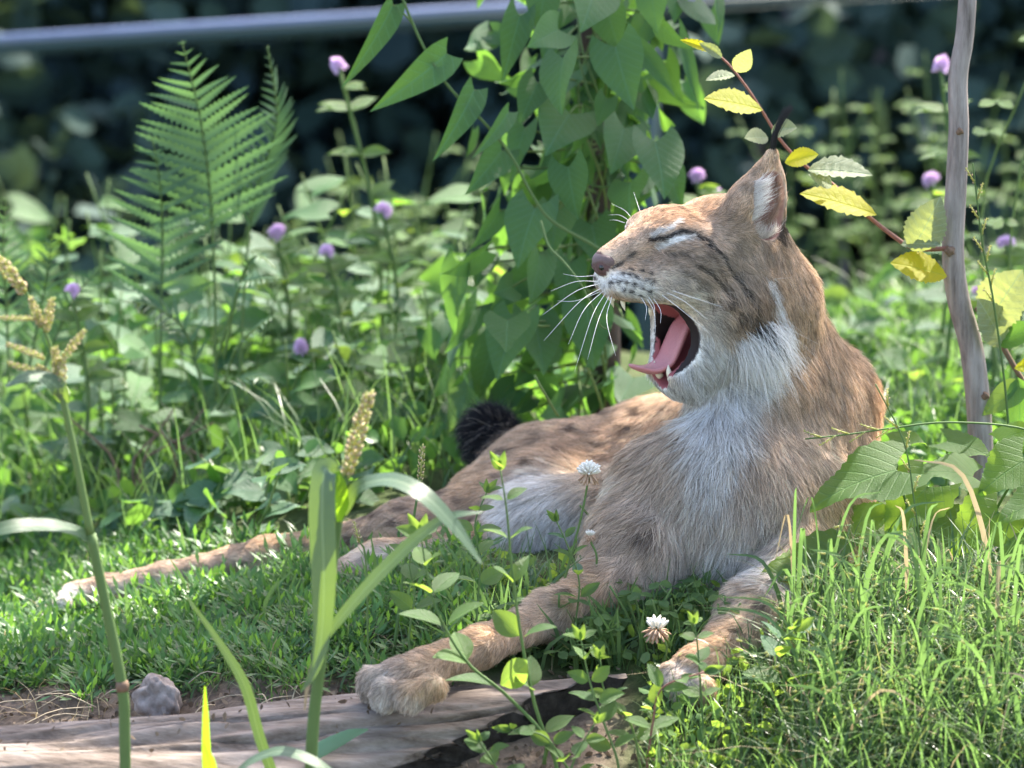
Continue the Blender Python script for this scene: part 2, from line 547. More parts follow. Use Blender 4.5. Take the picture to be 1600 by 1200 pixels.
# ------------------------------------------------------------------ coat pattern, laid out on the flank that the photograph shows
TAN = (.63, .45, .30); GREY = (.70, .57, .455); RUST = (.62, .37, .20); WHITE = (.86, .83, .79); CREAM = (.72, .62, .52)
DARK = (.028, .02, .018); BROWN = (.20, .12, .075); PALE = (.56, .45, .36)
BLOBS = [  # x, y, rx, ry, angle, colour, strength
    # trunk
    (900, 660, 260, 70, -8, (.68, .50, .36), .9), (1330, 620, 110, 150, 20, (.63, .45, .315), .9), (1390, 640, 40, 130, -15, RUST, .8),
    (1180, 720, 160, 130, 0, GREY, .7), (1110, 850, 160, 120, 0, (.78, .69, .61), .8), (1150, 890, 60, 90, 0, WHITE, .7), (1000, 800, 70, 90, 0, GREY, .5),
    (1125, 640, 55, 110, 4, WHITE, 1), (1110, 720, 40, 70, 0, WHITE, .7), (1040, 690, 60, 60, 0, CREAM, .4),
    (850, 795, 95, 70, -10, WHITE, .95), (870, 860, 60, 40, 0, WHITE, .9), (940, 750, 60, 40, -20, CREAM, .6), (990, 850, 55, 70, 30, (.60, .47, .36), .85), (740, 868, 150, 32, -3, WHITE, .85), (600, 880, 70, 35, 0, WHITE, .6),
    (640, 800, 140, 45, 5, (.56, .43, .34), .5), (300, 900, 260, 40, -6, (.62, .48, .38), .8), (100, 935, 50, 30, 0, WHITE, .8), (230, 915, 120, 14, -8, WHITE, .4),
    (560, 905, 50, 35, 0, (.55, .45, .38), .8),
    (850, 945, 150, 45, 25, (.62, .48, .36), .9), (640, 1045, 70, 45, 25, (.58, .44, .33), .8), (610, 1050, 40, 30, 0, (.42, .36, .34), .5), (590, 1075, 40, 45, 0, (.66, .60, .55), .8), (625, 1105, 70, 22, 0, WHITE, .6),
    (1180, 960, 100, 60, 40, (.58, .44, .32), .8), (1065, 1065, 40, 40, 0, (.68, .62, .58), .8), (1215, 900, 40, 40, 0, WHITE, .5),
    # head
    (1090, 400, 120, 80, 20, (.60, .46, .35), .9), (1060, 330, 80, 26, -8, (.60, .40, .26), .85), (985, 380, 50, 22, -35, (.64, .48, .36), .8),
    (1185, 470, 30, 60, 20, (.24, .155, .10), .55), (1165, 400, 40, 60, 20, (.48, .37, .28), .5),
    (1070, 475, 80, 50, 38, (.78, .69, .59), .85), (1100, 570, 75, 60, 30, WHITE, 1), (1160, 565, 42, 52, -30, WHITE, 1), (1060, 615, 40, 22, 0, WHITE, 1),
    (985, 447, 55, 22, 18, WHITE, .95), (940, 445, 14, 24, 0, WHITE, 1), (1035, 475, 25, 14, 35, PALE, .7),
    (1150, 290, 35, 60, 25, (.56, .42, .31), .8), (1224, 290, 8, 50, -5, PALE, .8), (1215, 385, 26, 40, 10, (.50, .36, .25), .7),
]
LINES = [  # points, half width, colour, strength
    ([(1018, 370), (1030, 361), (1048, 354), (1056, 344)], 3.8, WHITE, .9),
    ([(1027, 384), (1050, 376), (1080, 368)], 4.5, WHITE, 1),
    ([(1015, 375), (1026, 374), (1045, 369), (1062, 363)], 3.4, DARK, 1),
    ([(1061, 361), (1084, 364), (1104, 378), (1121, 393), (1138, 419), (1156, 440), (1172, 468), (1186, 497)], 3.6, DARK, .95),
    ([(1081, 412), (1104, 422), (1127, 444), (1137, 464)], 3.2, (.05, .032, .022), .9),
    ([(1100, 392), (1125, 425), (1148, 470), (1165, 505)], 3.2, (.08, .05, .03), .7),
    ([(1040, 395), (1070, 398), (1100, 404)], 2.8, (.10, .07, .04), .65),
    ([(1060, 425), (1085, 432), (1105, 446)], 2.8, (.12, .08, .05), .6),
    ([(1150, 480), (1166, 505), (1178, 530)], 5, (.08, .055, .04), .55),
    ([(1181, 522), (1188, 538), (1199, 566)], 8, (.012, .012, .016), 1),
    ([(1196, 428), (1208, 455), (1214, 485), (1222, 520), (1228, 548)], 4.5, WHITE, 1),
    ([(970, 412), (957, 418)], 3.0, DARK, .9), ([(990, 395), (982, 401)], 3.2, DARK, .7), ([(986, 398), (975, 408)], 2.0, DARK, .5),
    ([(1000, 326), (1012, 345)], 2.2, BROWN, .7), ([(1020, 324), (1036, 340)], 2.2, BROWN, .7), ([(1045, 320), (1070, 330)], 2.2, BROWN, .6),
    ([(1040, 312), (1080, 318)], 2.4, BROWN, .5), ([(1075, 338), (1098, 350)], 2.4, BROWN, .5),
    ([(1196, 300), (1212, 320), (1222, 345)], 3, DARK, .5), ([(1222, 352), (1218, 372)], 5, DARK, .9),
    ([(1040, 604), (1062, 608), (1075, 600)], 2.5, DARK, .5),
]
DOTS = [(191, 567), (232, 567), (272, 570), (315, 580), (360, 598), (400, 612), (255, 520), (290, 522), (325, 532), (375, 555), (415, 567), (297, 497), (358, 503), (402, 517), (260, 605), (300, 620), (345, 640)]
DOTS = [(900 + x / 3.53, 280 + y / 3.53, 2.5) for x, y in DOTS]
SPOTS = [(584, 800, 12, 6), (633, 794, 11, 6), (620, 816, 9, 7), (732, 818, 10, 8), (697, 768, 10, 5), (724, 779, 9, 5), (549, 842, 10, 8), (764, 788, 9, 6),
         (1012, 832, 13, 6), (1205, 802, 10, 6), (1200, 828, 10, 6), (672, 812, 8, 6), (800, 700, 12, 5), (850, 690, 12, 5), (905, 672, 12, 5), (790, 742, 11, 5), (840, 722, 12, 5),
         (890, 710, 12, 5), (945, 690, 12, 5), (990, 665, 12, 5), (955, 640, 12, 4), (1010, 638, 12, 4), (800, 660, 8, 5), (868, 745, 10, 5), (450, 868, 8, 4), (500, 858, 9, 5), (380, 880, 7, 4),
         (820, 945, 9, 5), (770, 968, 8, 4), (890, 925, 9, 5), (900, 990, 8, 5), (1150, 985, 8, 4), (1190, 945, 9, 5)]
SPOTS += [(900 + x / 3.53, 280 + y / 3.53, 5, 3.4) for x, y in ((720, 632), (745, 655), (775, 690), (775, 780), (830, 770), (880, 742), (905, 700), (930, 790), (655, 575), (690, 600), (850, 640), (800, 660), (870, 800))]

def seg_dist(x, y, pts):
    d = np.full(x.shape, 1e9)
    for (ax, ay), (bx, by) in zip(pts[:-1], pts[1:]):
        vx, vy = bx - ax, by - ay
        t = np.clip(((x - ax) * vx + (y - ay) * vy) / (vx * vx + vy * vy), 0, 1)
        d = np.minimum(d, np.hypot(x - ax - t * vx, y - ay - t * vy))
    return d

def coat(P, jit=0.0):
    """coat colour at points on the body; the far cheek repeats the near one"""
    a, b, c = head_local(P)
    m = (b < 0) & (c > -230) & (a > -80)
    Q = P.copy()
    Q[m] = P[m] - 2 * (b[m] * HS)[:, None] * HL
    x, y = project(Q)
    x0, y0 = x, y; xl, yl = x, y
    if jit:
        jx, jy = rng.normal(0, jit, len(x)), rng.normal(0, jit, len(y))
        x, y = x + jx, y + jy; xl, yl = x0 + .5 * jx, y0 + .5 * jy
    C = np.tile(np.array(TAN), (len(P), 1))
    def mix(w, col):
        C[:] = C * (1 - w[:, None]) + np.array(col) * w[:, None]
    for bx, by, rx, ry, an, col, s in BLOBS:
        ca, sa = math.cos(R(an)), math.sin(R(an))
        u = ((x - bx) * ca + (y - by) * sa) / rx; v = (-(x - bx) * sa + (y - by) * ca) / ry
        gate = (P[:, 1] < .36) if (by < 730 and 1000 < bx < 1240) else 1.0
        mix(s * (1 - sstep(.55, 1.15, np.hypot(u, v))) * gate, col)
    for sx, sy, rx, ry in SPOTS:
        u = np.hypot((xl - sx) / (rx * 1.25), (yl - sy) / (ry * 1.35))
        mix(.82 * (1 - sstep(.45, 1.2, u)), (.09, .055, .038))
    for pts, w, col, s in LINES:
        mix(s * (1 - sstep(.6, 1.5, seg_dist(xl, yl, pts) / w)), col)
    for sx, sy, r in DOTS:
        mix(.9 * (1 - sstep(.6, 1.35, np.hypot((x0 - sx) / (r * 1.6), (y0 - sy) / (r * 1.3)))), DARK)
    # soft mottling of the pelage
    mt = np.sin(P[:, 0] * 95 + 3 * np.sin(P[:, 2] * 60)) * np.sin(P[:, 2] * 80 + 2.5 * np.sin(P[:, 1] * 70 + P[:, 0] * 50)) + .6 * np.sin(P[:, 0] * 210 + 4 * np.sin(P[:, 2] * 130))
    C *= (1 + .13 * np.clip(mt, -1.2, 1.2))[:, None]
    tl = np.linalg.norm(P - W(760, 675, .57), axis=1)
    mix(1 - sstep(.045, .065, tl), (.008, .008, .013))
    return C

cavd = sd_cavity(LV) / HS
eard = sd_ear_in(LV) / HS
eyed = np.linalg.norm((LV - EYE_C), axis=1) / HS
nosed = np.linalg.norm((LV - H(219, 0, 3)) @ HM.T / (np.array([17, 23, 20.0]) * HS), axis=1)
vcol = coat(LV)
nr = rng.random(len(LV))
la, lb, lc = head_local(LV)
def vmix(w, col):
    global vcol
    vcol = vcol * (1 - w[:, None]) + np.array(col) * w[:, None]
ins = (cavd < 3) & (la > 20) & (lc < -20)
palate = np.where(lc > -112, 1.0, 0.0)
vmix(np.where(ins, 1 - sstep(1.5, 5, cavd), 0), (.025, .017, .018))
deep = np.where(ins, sstep(7, 20, 50 - np.abs(lb)) * sstep(-500, 0, -cavd), 0)
inmouth = ins & (np.abs(lb) < 34)
vmix(np.where(inmouth, .85, 0), (.38, .11, .12))
vmix(np.where(eard < 3, 1 - sstep(0, 3, eard), 0), (.33, .165, .13))
vmix(np.where(nosed < 1.0, 1.0, 0), (.135, .075, .07))
body_mat = attr_mat('lynx_skin', .7, .2)
lynx = thing('lynx', 'tawny spotted lynx lying in the grass yawning with its tongue out', 'lynx', tuple(W(1000, 900, .2)))
LROOT = np.array(lynx.location)
def lpart(name, me, parent=None, kind=None):
    o = obj(name, me, parent or lynx, kind=kind)
    if parent is None: o.location = -LROOT
    return o
body = lpart('body', mesh_np('body', LV, LF, body_mat, True, vcol))

# ------------------------------------------------------------------ fur
GUIDE = np.array([  # x, y, dx, dy, length mm, lift
    (955, 385, 1, -.6, 3, .25), (985, 365, 1, -.6, 4, .3), (1010, 335, 1, -.4, 6, .35), (1060, 320, 1, -.15, 8, .35), (1110, 320, 1, 0, 9, .35),
    (1000, 395, 1, -.1, 5, .25), (1040, 400, 1, .1, 7, .25), (1085, 385, 1, .2, 9, .3), (1120, 400, .9, .45, 11, .3), (1150, 400, .7, .8, 14, .3),
    (970, 440, 1, .25, 4, .2), (1010, 450, 1, .3, 6, .25), (940, 445, .2, 1, 4, .2), (1050, 450, 1, .4, 9, .25), (1090, 450, .9, .6, 13, .3), (1130, 460, .7, .8, 18, .3),
    (1165, 470, .5, .95, 24, .35), (1195, 460, .3, 1, 24, .4), (1210, 500, .25, 1, 28, .4), (1185, 530, .3, 1, 34, .4),
    (1070, 510, .9, .55, 10, .25), (1090, 550, .8, .75, 16, .3), (1120, 540, .6, .9, 28, .3), (1150, 560, .5, .95, 44, .35), (1120, 590, .35, 1, 34, .35),
    (1050, 612, .3, 1, 16, .5), (1080, 600, .4, 1, 26, .45), (1085, 640, .05, 1, 42, .45), (1130, 650, .02, 1, 42, .35),
    (1110, 720, -.05, 1, 44, .35), (1060, 700, -.35, 1, 36, .35), (1000, 760, -.5, .9, 32, .35), (1180, 720, .1, 1, 40, .35), (1250, 650, .15, 1, 34, .3), (1250, 560, .35, 1, 30, .3),
    (1240, 470, .55, 1, 24, .3), (1320, 580, .45, .95, 28, .3), (1380, 650, .25, 1, 26, .3), (1330, 740, .1, 1, 28, .3), (1260, 790, .0, 1, 34, .3), (1150, 850, -.02, 1, 50, .3), (1080, 850, -.15, 1, 44, .3),
    (1040, 640, -.9, .35, 24, .25), (980, 640, -1, .12, 22, .25), (900, 660, -1, .3, 22, .25), (850, 700, -1, .3, 22, .25), (780, 730, -.9, .5, 20, .25), (960, 720, -.9, .45, 26, .25),
    (880, 770, -.5, .9, 36, .35), (840, 820, -.3, 1, 36, .35), (920, 850, -.3, 1, 30, .35), (760, 860, -.7, .6, 20, .3),
    (680, 790, -1, .35, 15, .25), (580, 820, -1, .3, 13, .25), (450, 870, -1, .25, 10, .25), (250, 905, -1, .2, 9, .25), (110, 935, -1, .2, 9, .3),
    (640, 890, -.9, .3, 12, .3), (550, 905, -.9, .4, 10, .3),
    (980, 870, -.7, .7, 20, .3), (900, 920, -.9, .5, 12, .25), (780, 975, -.9, .5, 9, .25), (660, 1030, -.9, .5, 9, .3), (590, 1070, -.5, .9, 11, .5), (650, 1085, -.3, 1, 11, .5),
    (1250, 890, -.3, .95, 18, .3), (1180, 965, -.7, .75, 11, .25), (1110, 1025, -.7, .7, 9, .3), (1070, 1060, -.5, .9, 9, .4),
    (1130, 300, .55, -.85, 5, .25), (1160, 260, .6, -.8, 5, .25), (1200, 240, .3, -1, 4, .25), (1228, 290, -.05, -1, 4, .25), (1190, 330, .2, -1, 5, .25), (1215, 390, .1, .9, 14, .3),
], float)

def fur_field(P, Nn):
    a, b, c = head_local(P)
    m = (b < 0) & (c > -230) & (a > -80)
    Q = P.copy(); Q[m] = P[m] - 2 * (b[m] * HS)[:, None] * HL
    x, y = project(Q)
    acc = np.zeros((len(P), 4)); ws = np.zeros(len(P))
    for g in GUIDE:
        d2 = (x - g[0]) ** 2 + (y - g[1]) ** 2
        s = 18.0 if (g[1] < 620 and 920 < g[0] < 1240) else 34.0
        w = 1 / (d2 + s * s) ** 2
        n = math.hypot(g[2], g[3])
        acc += w[:, None] * np.array([g[2] / n, g[3] / n, g[4], g[5]]); ws += w
    acc /= ws[:, None]
    T = np.stack([acc[:, 0], np.zeros(len(P)), -acc[:, 1]], 1)
    # on surfaces turned sideways the hair still lies along the skin
    T[m] = T[m] - 2 * (T[m] @ HL)[:, None] * HL
    T -= (T * Nn).sum(1, keepdims=True) * Nn
    T /= np.linalg.norm(T, axis=1, keepdims=True) + 1e-9
    return T, acc[:, 2] / 1000, acc[:, 3]

def sample_surface(n, dens):
    tri = np.concatenate([LF[:, [0, 1, 2]], LF[:, [0, 2, 3]]])
    A = np.linalg.norm(np.cross(LV[tri[:, 1]] - LV[tri[:, 0]], LV[tri[:, 2]] - LV[tri[:, 0]]), axis=1)
    p = A * dens[tri].mean(1)
    i = rng.choice(len(tri), n, p=p / p.sum())
    u, v = rng.random(n), rng.random(n)
    f = u + v > 1; u[f] = 1 - u[f]; v[f] = 1 - v[f]
    t = tri[i]
    bary = lambda X: X[t[:, 0]] * (1 - u - v)[:, None] + X[t[:, 1]] * u[:, None] + X[t[:, 2]] * v[:, None]
    nn = bary(LN)
    return bary(LV), nn / np.linalg.norm(nn, axis=1, keepdims=True), t[:, 0]

def hair_object(name, pos, rad, col, mat, parent=lynx, kind='stuff'):
    """pos (n, k, 3) strands, rad (n, k), col (n, 3)"""
    n, k, _ = pos.shape
    hc = bpy.data.hair_curves.new(name)
    hc.add_curves([k] * n)
    hc.attributes['position'].data.foreach_set('vector', pos.astype(np.float32).ravel())
    ra = hc.attributes.new('radius', 'FLOAT', 'POINT') if 'radius' not in hc.attributes else hc.attributes['radius']
    ra.data.foreach_set('value', rad.astype(np.float32).ravel())
    ca = hc.attributes.new('col', 'FLOAT_COLOR', 'CURVE')
    c4 = np.ones((n, 4), np.float32); c4[:, :3] = col
    ca.data.foreach_set('color', c4.ravel())
    hc.materials.append(mat)
    o = bpy.data.objects.new(name, hc)
    link(o, parent)
    if parent is lynx: o.location = -LROOT
    o['kind'] = kind
    return o

def fur_mat(name):
    m = bpy.data.materials.new(name); m.use_nodes = True
    nt = m.node_tree; nt.nodes.remove(nt.nodes['Principled BSDF'])
    out = nt.nodes['Material Output']
    at = N(nt, 'ShaderNodeAttribute', attribute_name='col')
    di = N(nt, 'ShaderNodeBsdfDiffuse'); tr = N(nt, 'ShaderNodeBsdfTranslucent')
    gl = N(nt, 'ShaderNodeBsdfHair', component='Reflection'); gl.inputs['RoughnessU'].default_value = .35; gl.inputs['RoughnessV'].default_value = .6
    gl.inputs['Color'].default_value = (.6, .6, .6, 1)
    for n in (di, tr): nt.links.new(at.outputs['Color'], n.inputs['Color'])
    m1 = N(nt, 'ShaderNodeMixShader'); m1.inputs[0].default_value = .38
    nt.links.new(di.outputs[0], m1.inputs[1]); nt.links.new(tr.outputs[0], m1.inputs[2])
    m2 = N(nt, 'ShaderNodeMixShader'); m2.inputs[0].default_value = .05
    nt.links.new(m1.outputs[0], m2.inputs[1]); nt.links.new(gl.outputs[0], m2.inputs[2])
    nt.links.new(m2.outputs[0], out.inputs['Surface'])
    return m
FUR = fur_mat('lynx_fur')

def strands(P, Nn, k, T, Ln, lift, clump=.35, cell=.009, wob=.18, droop=.5):
    n = len(P)
    Ln = Ln * (0.72 + 0.5 * rng.random(n))
    key = np.floor(P / cell + rng.normal(0, .22, (n, 3))).astype(np.int64) + 4000
    key = (key[:, 0] * 10000 + key[:, 1]) * 10000 + key[:, 2]
    _, inv = np.unique(key, return_inverse=True)
    cnt = np.bincount(inv).astype(float)
    mean = np.stack([np.bincount(inv, P[:, i]) / cnt for i in range(3)], 1)[inv]
    cdir = rng.normal(0, wob, (len(cnt), 3))[inv]
    T = T + cdir + rng.normal(0, wob * .55, (n, 3))
    T -= (T * Nn).sum(1, keepdims=True) * Nn * .85
    T /= np.linalg.norm(T, axis=1, keepdims=True)
    s = np.linspace(0, 1, k)[None, :, None]
    lf = (lift * (0.8 + 0.5 * rng.random(n)))[:, None, None]
    up = Nn[:, None, :] * lf * (s - droop * s * s)
    X = P[:, None, :] + Ln[:, None, None] * (T[:, None, :] * (s * (1 - .35 * lf)) + up)
    X += (mean - P)[:, None, :] * clump * s ** 1.5
    return X, inv

nf = LN @ (CAM / np.linalg.norm(CAM))
vd = CAM - LV; vd /= np.linalg.norm(vd, axis=1, keepdims=True)
face = (LN * vd).sum(1)
dens = np.where(face > -.3, 1.0, .10)
vx, vy = project(LV)
inhead = (vy < 640) & (vx > 900) & (vx < 1250)
dens *= np.where(inhead, 3.4, 1.0)
dens *= np.where((vy > 900) | (vx < 560), 1.7, 1.0)
dens *= np.where((LV[:, 2] < ground_z(LV[:, 0], LV[:, 1]) - .01), .1, 1)
bald = ins | (cavd < 3.0) & (la > 20) & (lc < -20) | (nosed < 1.12) | (eyed < 9) | (eard < 2.2)
dens[bald] = 0
NH = 380000
P, Nn, vi = sample_surface(NH, dens)
T, Ln, lift = fur_field(P, Nn)
C = coat(P, 2.0)
pad = np.clip((cavd[vi] - 3) / 12, .15, 1) * np.clip((nosed[vi] - 1.0) / .5, .25, 1) * np.clip((eyed[vi] - 8) / 16, .3, 1)
tail = np.linalg.norm(P - W(760, 675, .57), axis=1) < .055
Ln = np.where(tail, .024, Ln * pad)
lift = np.where(tail, 1.0, lift)
X, inv = strands(P, Nn, 5, T, Ln, lift, wob=.24)
lum = rng.random(NH)
C = C * (0.58 + 0.76 * lum)[:, None] * (0.78 + .44 * rng.random(inv.max() + 1))[inv][:, None]
banded = rng.random(NH) < .15
C[banded] *= np.array([.45, .42, .4]); pale = rng.random(NH) < .10
C[pale] = C[pale] * .5 + .5 * np.array([.7, .62, .54])
C = np.clip(C, .004, .92)
rad = np.linspace(1, .25, 5)[None, :] * (np.where(inhead[vi], .00023, .00028) * (0.8 + .4 * rng.random(NH)))[:, None]
hair_object('fur', X, rad, C, FUR)

def tuft(name, roots, tips, n, spread, bend, rad0, col, colvar=.25, k=6, parent=lynx, label=None):
    """n hairs from a polyline of roots to a polyline of tips"""
    roots, tips = np.asarray(roots), np.asarray(tips)
    u = rng.random(n) * (len(roots) - 1)
    i = np.minimum(u.astype(int), len(roots) - 2); f = (u - i)[:, None]
    A = roots[i] * (1 - f) + roots[i + 1] * f + rng.normal(0, spread * .35, (n, 3))
    Bp = tips[i] * (1 - f) + tips[i + 1] * f + rng.normal(0, spread, (n, 3))
    s = np.linspace(0, 1, k)[None, :, None]
    X = A[:, None] * (1 - s) + Bp[:, None] * s + np.asarray(bend)[None, None, :] * (s * (1 - s) * 4)
    rd = np.linspace(1, .2, k)[None] * np.full((n, 1), rad0)
    c = np.clip(np.asarray(col)[None] * (1 - colvar + 2 * colvar * rng.random((n, 1))), 0, .95)
    o = hair_object(name, X, rd, c, FUR, parent)
    if label: o['label'] = label
    return o

E = lambda u, v, w=0: H(*(EARC + EARM.T @ np.array([u, v, w])))
ys = 1 if (EARM[1] @ np.array([0.1, 1, 0])) > 0 else -1
tuft('ear_hair', [E(20, 9 * ys, -60), E(0, 2 * ys, -55), E(-20, 4 * ys, -45), E(-26, 6 * ys, -10), E(-16, 6 * ys, 30)], [E(10, 18 * ys, -30), E(-2, 16 * ys, -24), E(-20, 16 * ys, -14), E(-24, 16 * ys, 16), E(-8, 12 * ys, 50)], 420, .004, HL * .002, .0002, (.40, .27, .21), .4)
# long pale hairs that fill the front of the ear cup, and the dark tuft on its tip
tuft('ear_hair', [E(36, 6 * ys, -50), E(38, 8 * ys, -15), E(32, 8 * ys, 25)], [E(14, 26 * ys, -14), E(8, 26 * ys, 14), E(12, 22 * ys, 46)], 420, .0045, HL * .006, .00022, (.80, .76, .72), label='long whitish hairs inside the ear')
tuft('ear_hair', [E(24, 10 * ys, -66), E(-4, 10 * ys, -66), E(-30, 8 * ys, -50)], [E(14, 24 * ys, -34), E(-6, 24 * ys, -40), E(-24, 22 * ys, -34)], 260, .004, HL * .005, .00022, (.72, .66, .60))
tuft('ear_tuft', [E(4, 0, 72), E(-4, 0, 75)], [H(-66, 84, 236), H(-70, 84, 240)], 130, .0026, HF * .006, .00032, (.02, .018, .018), label='black tuft at the tip of the ear')
# pale cheek ruff hanging over the neck
tuft('ruff', [H(40, 70, -92), H(8, 80, -88), H(-24, 84, -80)], [H(6, 80, -186), H(-42, 92, -198), H(-60, 94, -150)], 1500, .014, HL * .012, .00026, (.83, .80, .77), label='long white cheek ruff')
tuft('ruff', [H(-38, 82, -50), H(-46, 82, -80)], [H(-62, 88, -120), H(-76, 87, -148)], 330, .004, HL * .008, .00026, (.83, .80, .77), label='white streak behind the cheek')
tuft('ruff', [H(30, 78, -76), H(-10, 86, -70)], [H(-34, 98, -146), H(-48, 96, -156)], 340, .008, HL * .010, .00026, (.03, .028, .03), label='black streak in the cheek ruff')

# ------------------------------------------------------------------ tongue, teeth, nose, eye, whiskers
tongue_m = plain('lynx_tongue', (.60, .22, .23), .22, .7, .5, 1400, .2)
tooth_m = plain('lynx_tooth', (.82, .74, .58), .25, .5, 0, 60, .08)
nose_m = plain('lynx_nose', (.15, .092, .085), .45, .5, .4, 1500, .25)
gum_m = plain('lynx_gum', (.40, .12, .13), .35, .6, .2, 600, .2)
eye_m = plain('lynx_eye', (.012, .010, .010), .12, .6)

def ribbon_loft(path, wide, thick, side, up, n=14, cup=.35):
    """a tongue-like slab: half width and thickness per path point, cupped along the middle"""
    path = spline(path, 22); m = len(path)
    wide = np.interp(np.linspace(0, 1, m), np.linspace(0, 1, len(wide)), wide)
    thick = np.interp(np.linspace(0, 1, m), np.linspace(0, 1, len(thick)), thick)
    T = np.gradient(path, axis=0); T /= np.linalg.norm(T, axis=1, keepdims=True)
    V = []; F = []
    for i in range(m):
        nrm = np.cross(T[i], side); nrm /= np.linalg.norm(nrm)
        if nrm @ up < 0: nrm = -nrm
        for k in range(n):
            a = 2 * math.pi * k / n
            x, y = math.cos(a), math.sin(a)
            lift = cup * (x * x) * thick[i] * 2.0 - (0.35 * thick[i] * (1 - abs(x)) ** 2 if y > 0 else 0)
            V.append(path[i] + side * wide[i] * x + nrm * (thick[i] * y + lift))
    for i in range(m - 1):
        for k in range(n):
            k2 = (k + 1) % n
            F.append((i * n + k, i * n + k2, (i + 1) * n + k2, (i + 1) * n + k))
    F.append(tuple(range(n))[::-1]); F.append(tuple((m - 1) * n + k for k in range(n)))
    return V, F
tp = [H(50, -4, -92), H(70, -4, -112), H(84, -4, -138), H(98, -6, -163), H(122, -10, -173), H(147, -16, -167), H(156, -18, -163)]
V, F = ribbon_loft(tp, np.array([22, 25, 26, 26, 24, 17, 5]) * HS, np.array([10, 10, 9, 8, 6, 4, 2]) * HS, HL, (HF + HU * .6))
lpart('tongue', mesh('tongue', V, F, tongue_m))
def tooth(base, tip, r, bend):
    pts = spline([base, (np.array(base) + tip) / 2 + bend, tip], 7)
    V, F = tube_data(pts, np.array([1, .98, .9, .78, .6, .36, .06]) * r, 8)
    return lpart('canine_tooth', mesh('canine_tooth', V, F, tooth_m))
for s in (1, -1):
    tooth(H(188, 17 * s, -44), H(185, 18 * s, -70), 5.0 * HS, HF * .0015)
    tooth(H(100, 19 * s, -186), H(110, 22 * s, -160), 6.0 * HS, HF * .002)
for s in (1, -1):
    for i in range(1 if s < 0 else 0):
        b0 = H(112, 30 * s, -78)
        pts = spline([b0, b0 - HU * 9 * HS, b0 - HU * 13 * HS], 4)
        V, F = tube_data(pts, np.array([5, 4.4, 3, .6]) * HS, 6, True)
        lpart('cheek_tooth', mesh('cheek_tooth', V, F, tooth_m))
    for i in range(1 if s < 0 else 0):
        b0 = H(78 - i * 10, 29 * s, -150 + i * 20)
        d = (HF * .9 + HU * .3)
        pts = spline([b0, b0 + d * 8 * HS, b0 + d * 13 * HS], 4)
        V, F = tube_data(pts, np.array([5, 4.4, 3, .6]) * HS, 6, True)
        lpart('cheek_tooth', mesh('cheek_tooth', V, F, tooth_m))
for i in range(-2, 3):
    b0 = H(203 - abs(i) * 1.5, i * 5, -46)
    V, F = tube_data([b0, b0 - HU * 6 * HS, b0 - HU * 9 * HS], np.array([2.4, 2.2, .8]) * HS, 6)
    lpart('incisor', mesh('incisor', V, F, tooth_m))

# nose pad: a rounded wedge with two comma nostrils pressed in
bm = bmesh.new()
bmesh.ops.create_icosphere(bm, subdivisions=4, radius=1.0)
for v in bm.verts:
    x, y, z = v.co                       # x forward, y left, z up
    yy = y * (1.0 + .28 * z)
    zz = z
    if z < -.2: yy *= 1 - .45 * (-.2 - z)
    xx = x - .25 * y * y + .05 * z
    for s in (1, -1):                    # nostrils
        d = math.hypot((y - .52 * s) / .26, (z + .12) / .24)
        if x > -.35 and d < 1.3: xx -= .55 * max(0, 1 - d / 1.3) ** .6
        d2 = math.hypot((y - .86 * s) / .22, (z + .28) / .12)
        if d2 < 1: yy -= .12 * s * (1 - d2)
    xx -= .18 * max(0, 1 - abs(y) / .1) * (1 if z < .1 else 0)
    p = H(214 + 17 * xx, 22 * yy, 3 + 20 * zz)
    v.co = Vector(p)
me = bpy.data.meshes.new('nose'); bm.to_mesh(me); bm.free(); me.materials.append(nose_m)
me.polygons.foreach_set('use_smooth', [True] * len(me.polygons))
nose = lpart('nose', me)
for s in (1, -1):
    bm = bmesh.new(); bmesh.ops.create_icosphere(bm, subdivisions=2, radius=1.0)
    for v in bm.verts:
        v.co = Vector(H(223 + 5 * v.co.x, (12.5 + 5.0 * v.co.y) * s, 0 + 5.5 * v.co.z))
    me = bpy.data.meshes.new('nostril'); bm.to_mesh(me); bm.free(); me.materials.append(eye_m)
    lpart('nostril', me, nose)
for s in (1, -1):
    bm = bmesh.new(); bmesh.ops.create_icosphere(bm, subdivisions=3, radius=1.0)
    for v in bm.verts:
        q = (np.array(v.co) * EYE_R * np.array([1.05, .9, 1.1])) @ EYE_M
        p = EYE_C - HL * 2.5 * HS + q
        if s < 0: p = p - 2 * ((p - HO) @ HL) * HL
        v.co = Vector(p)
    me = bpy.data.meshes.new('eye'); bm.to_mesh(me); bm.free(); me.materials.append(eye_m)
    me.polygons.foreach_set('use_smooth', [True] * len(me.polygons))
    lpart('eye', me)

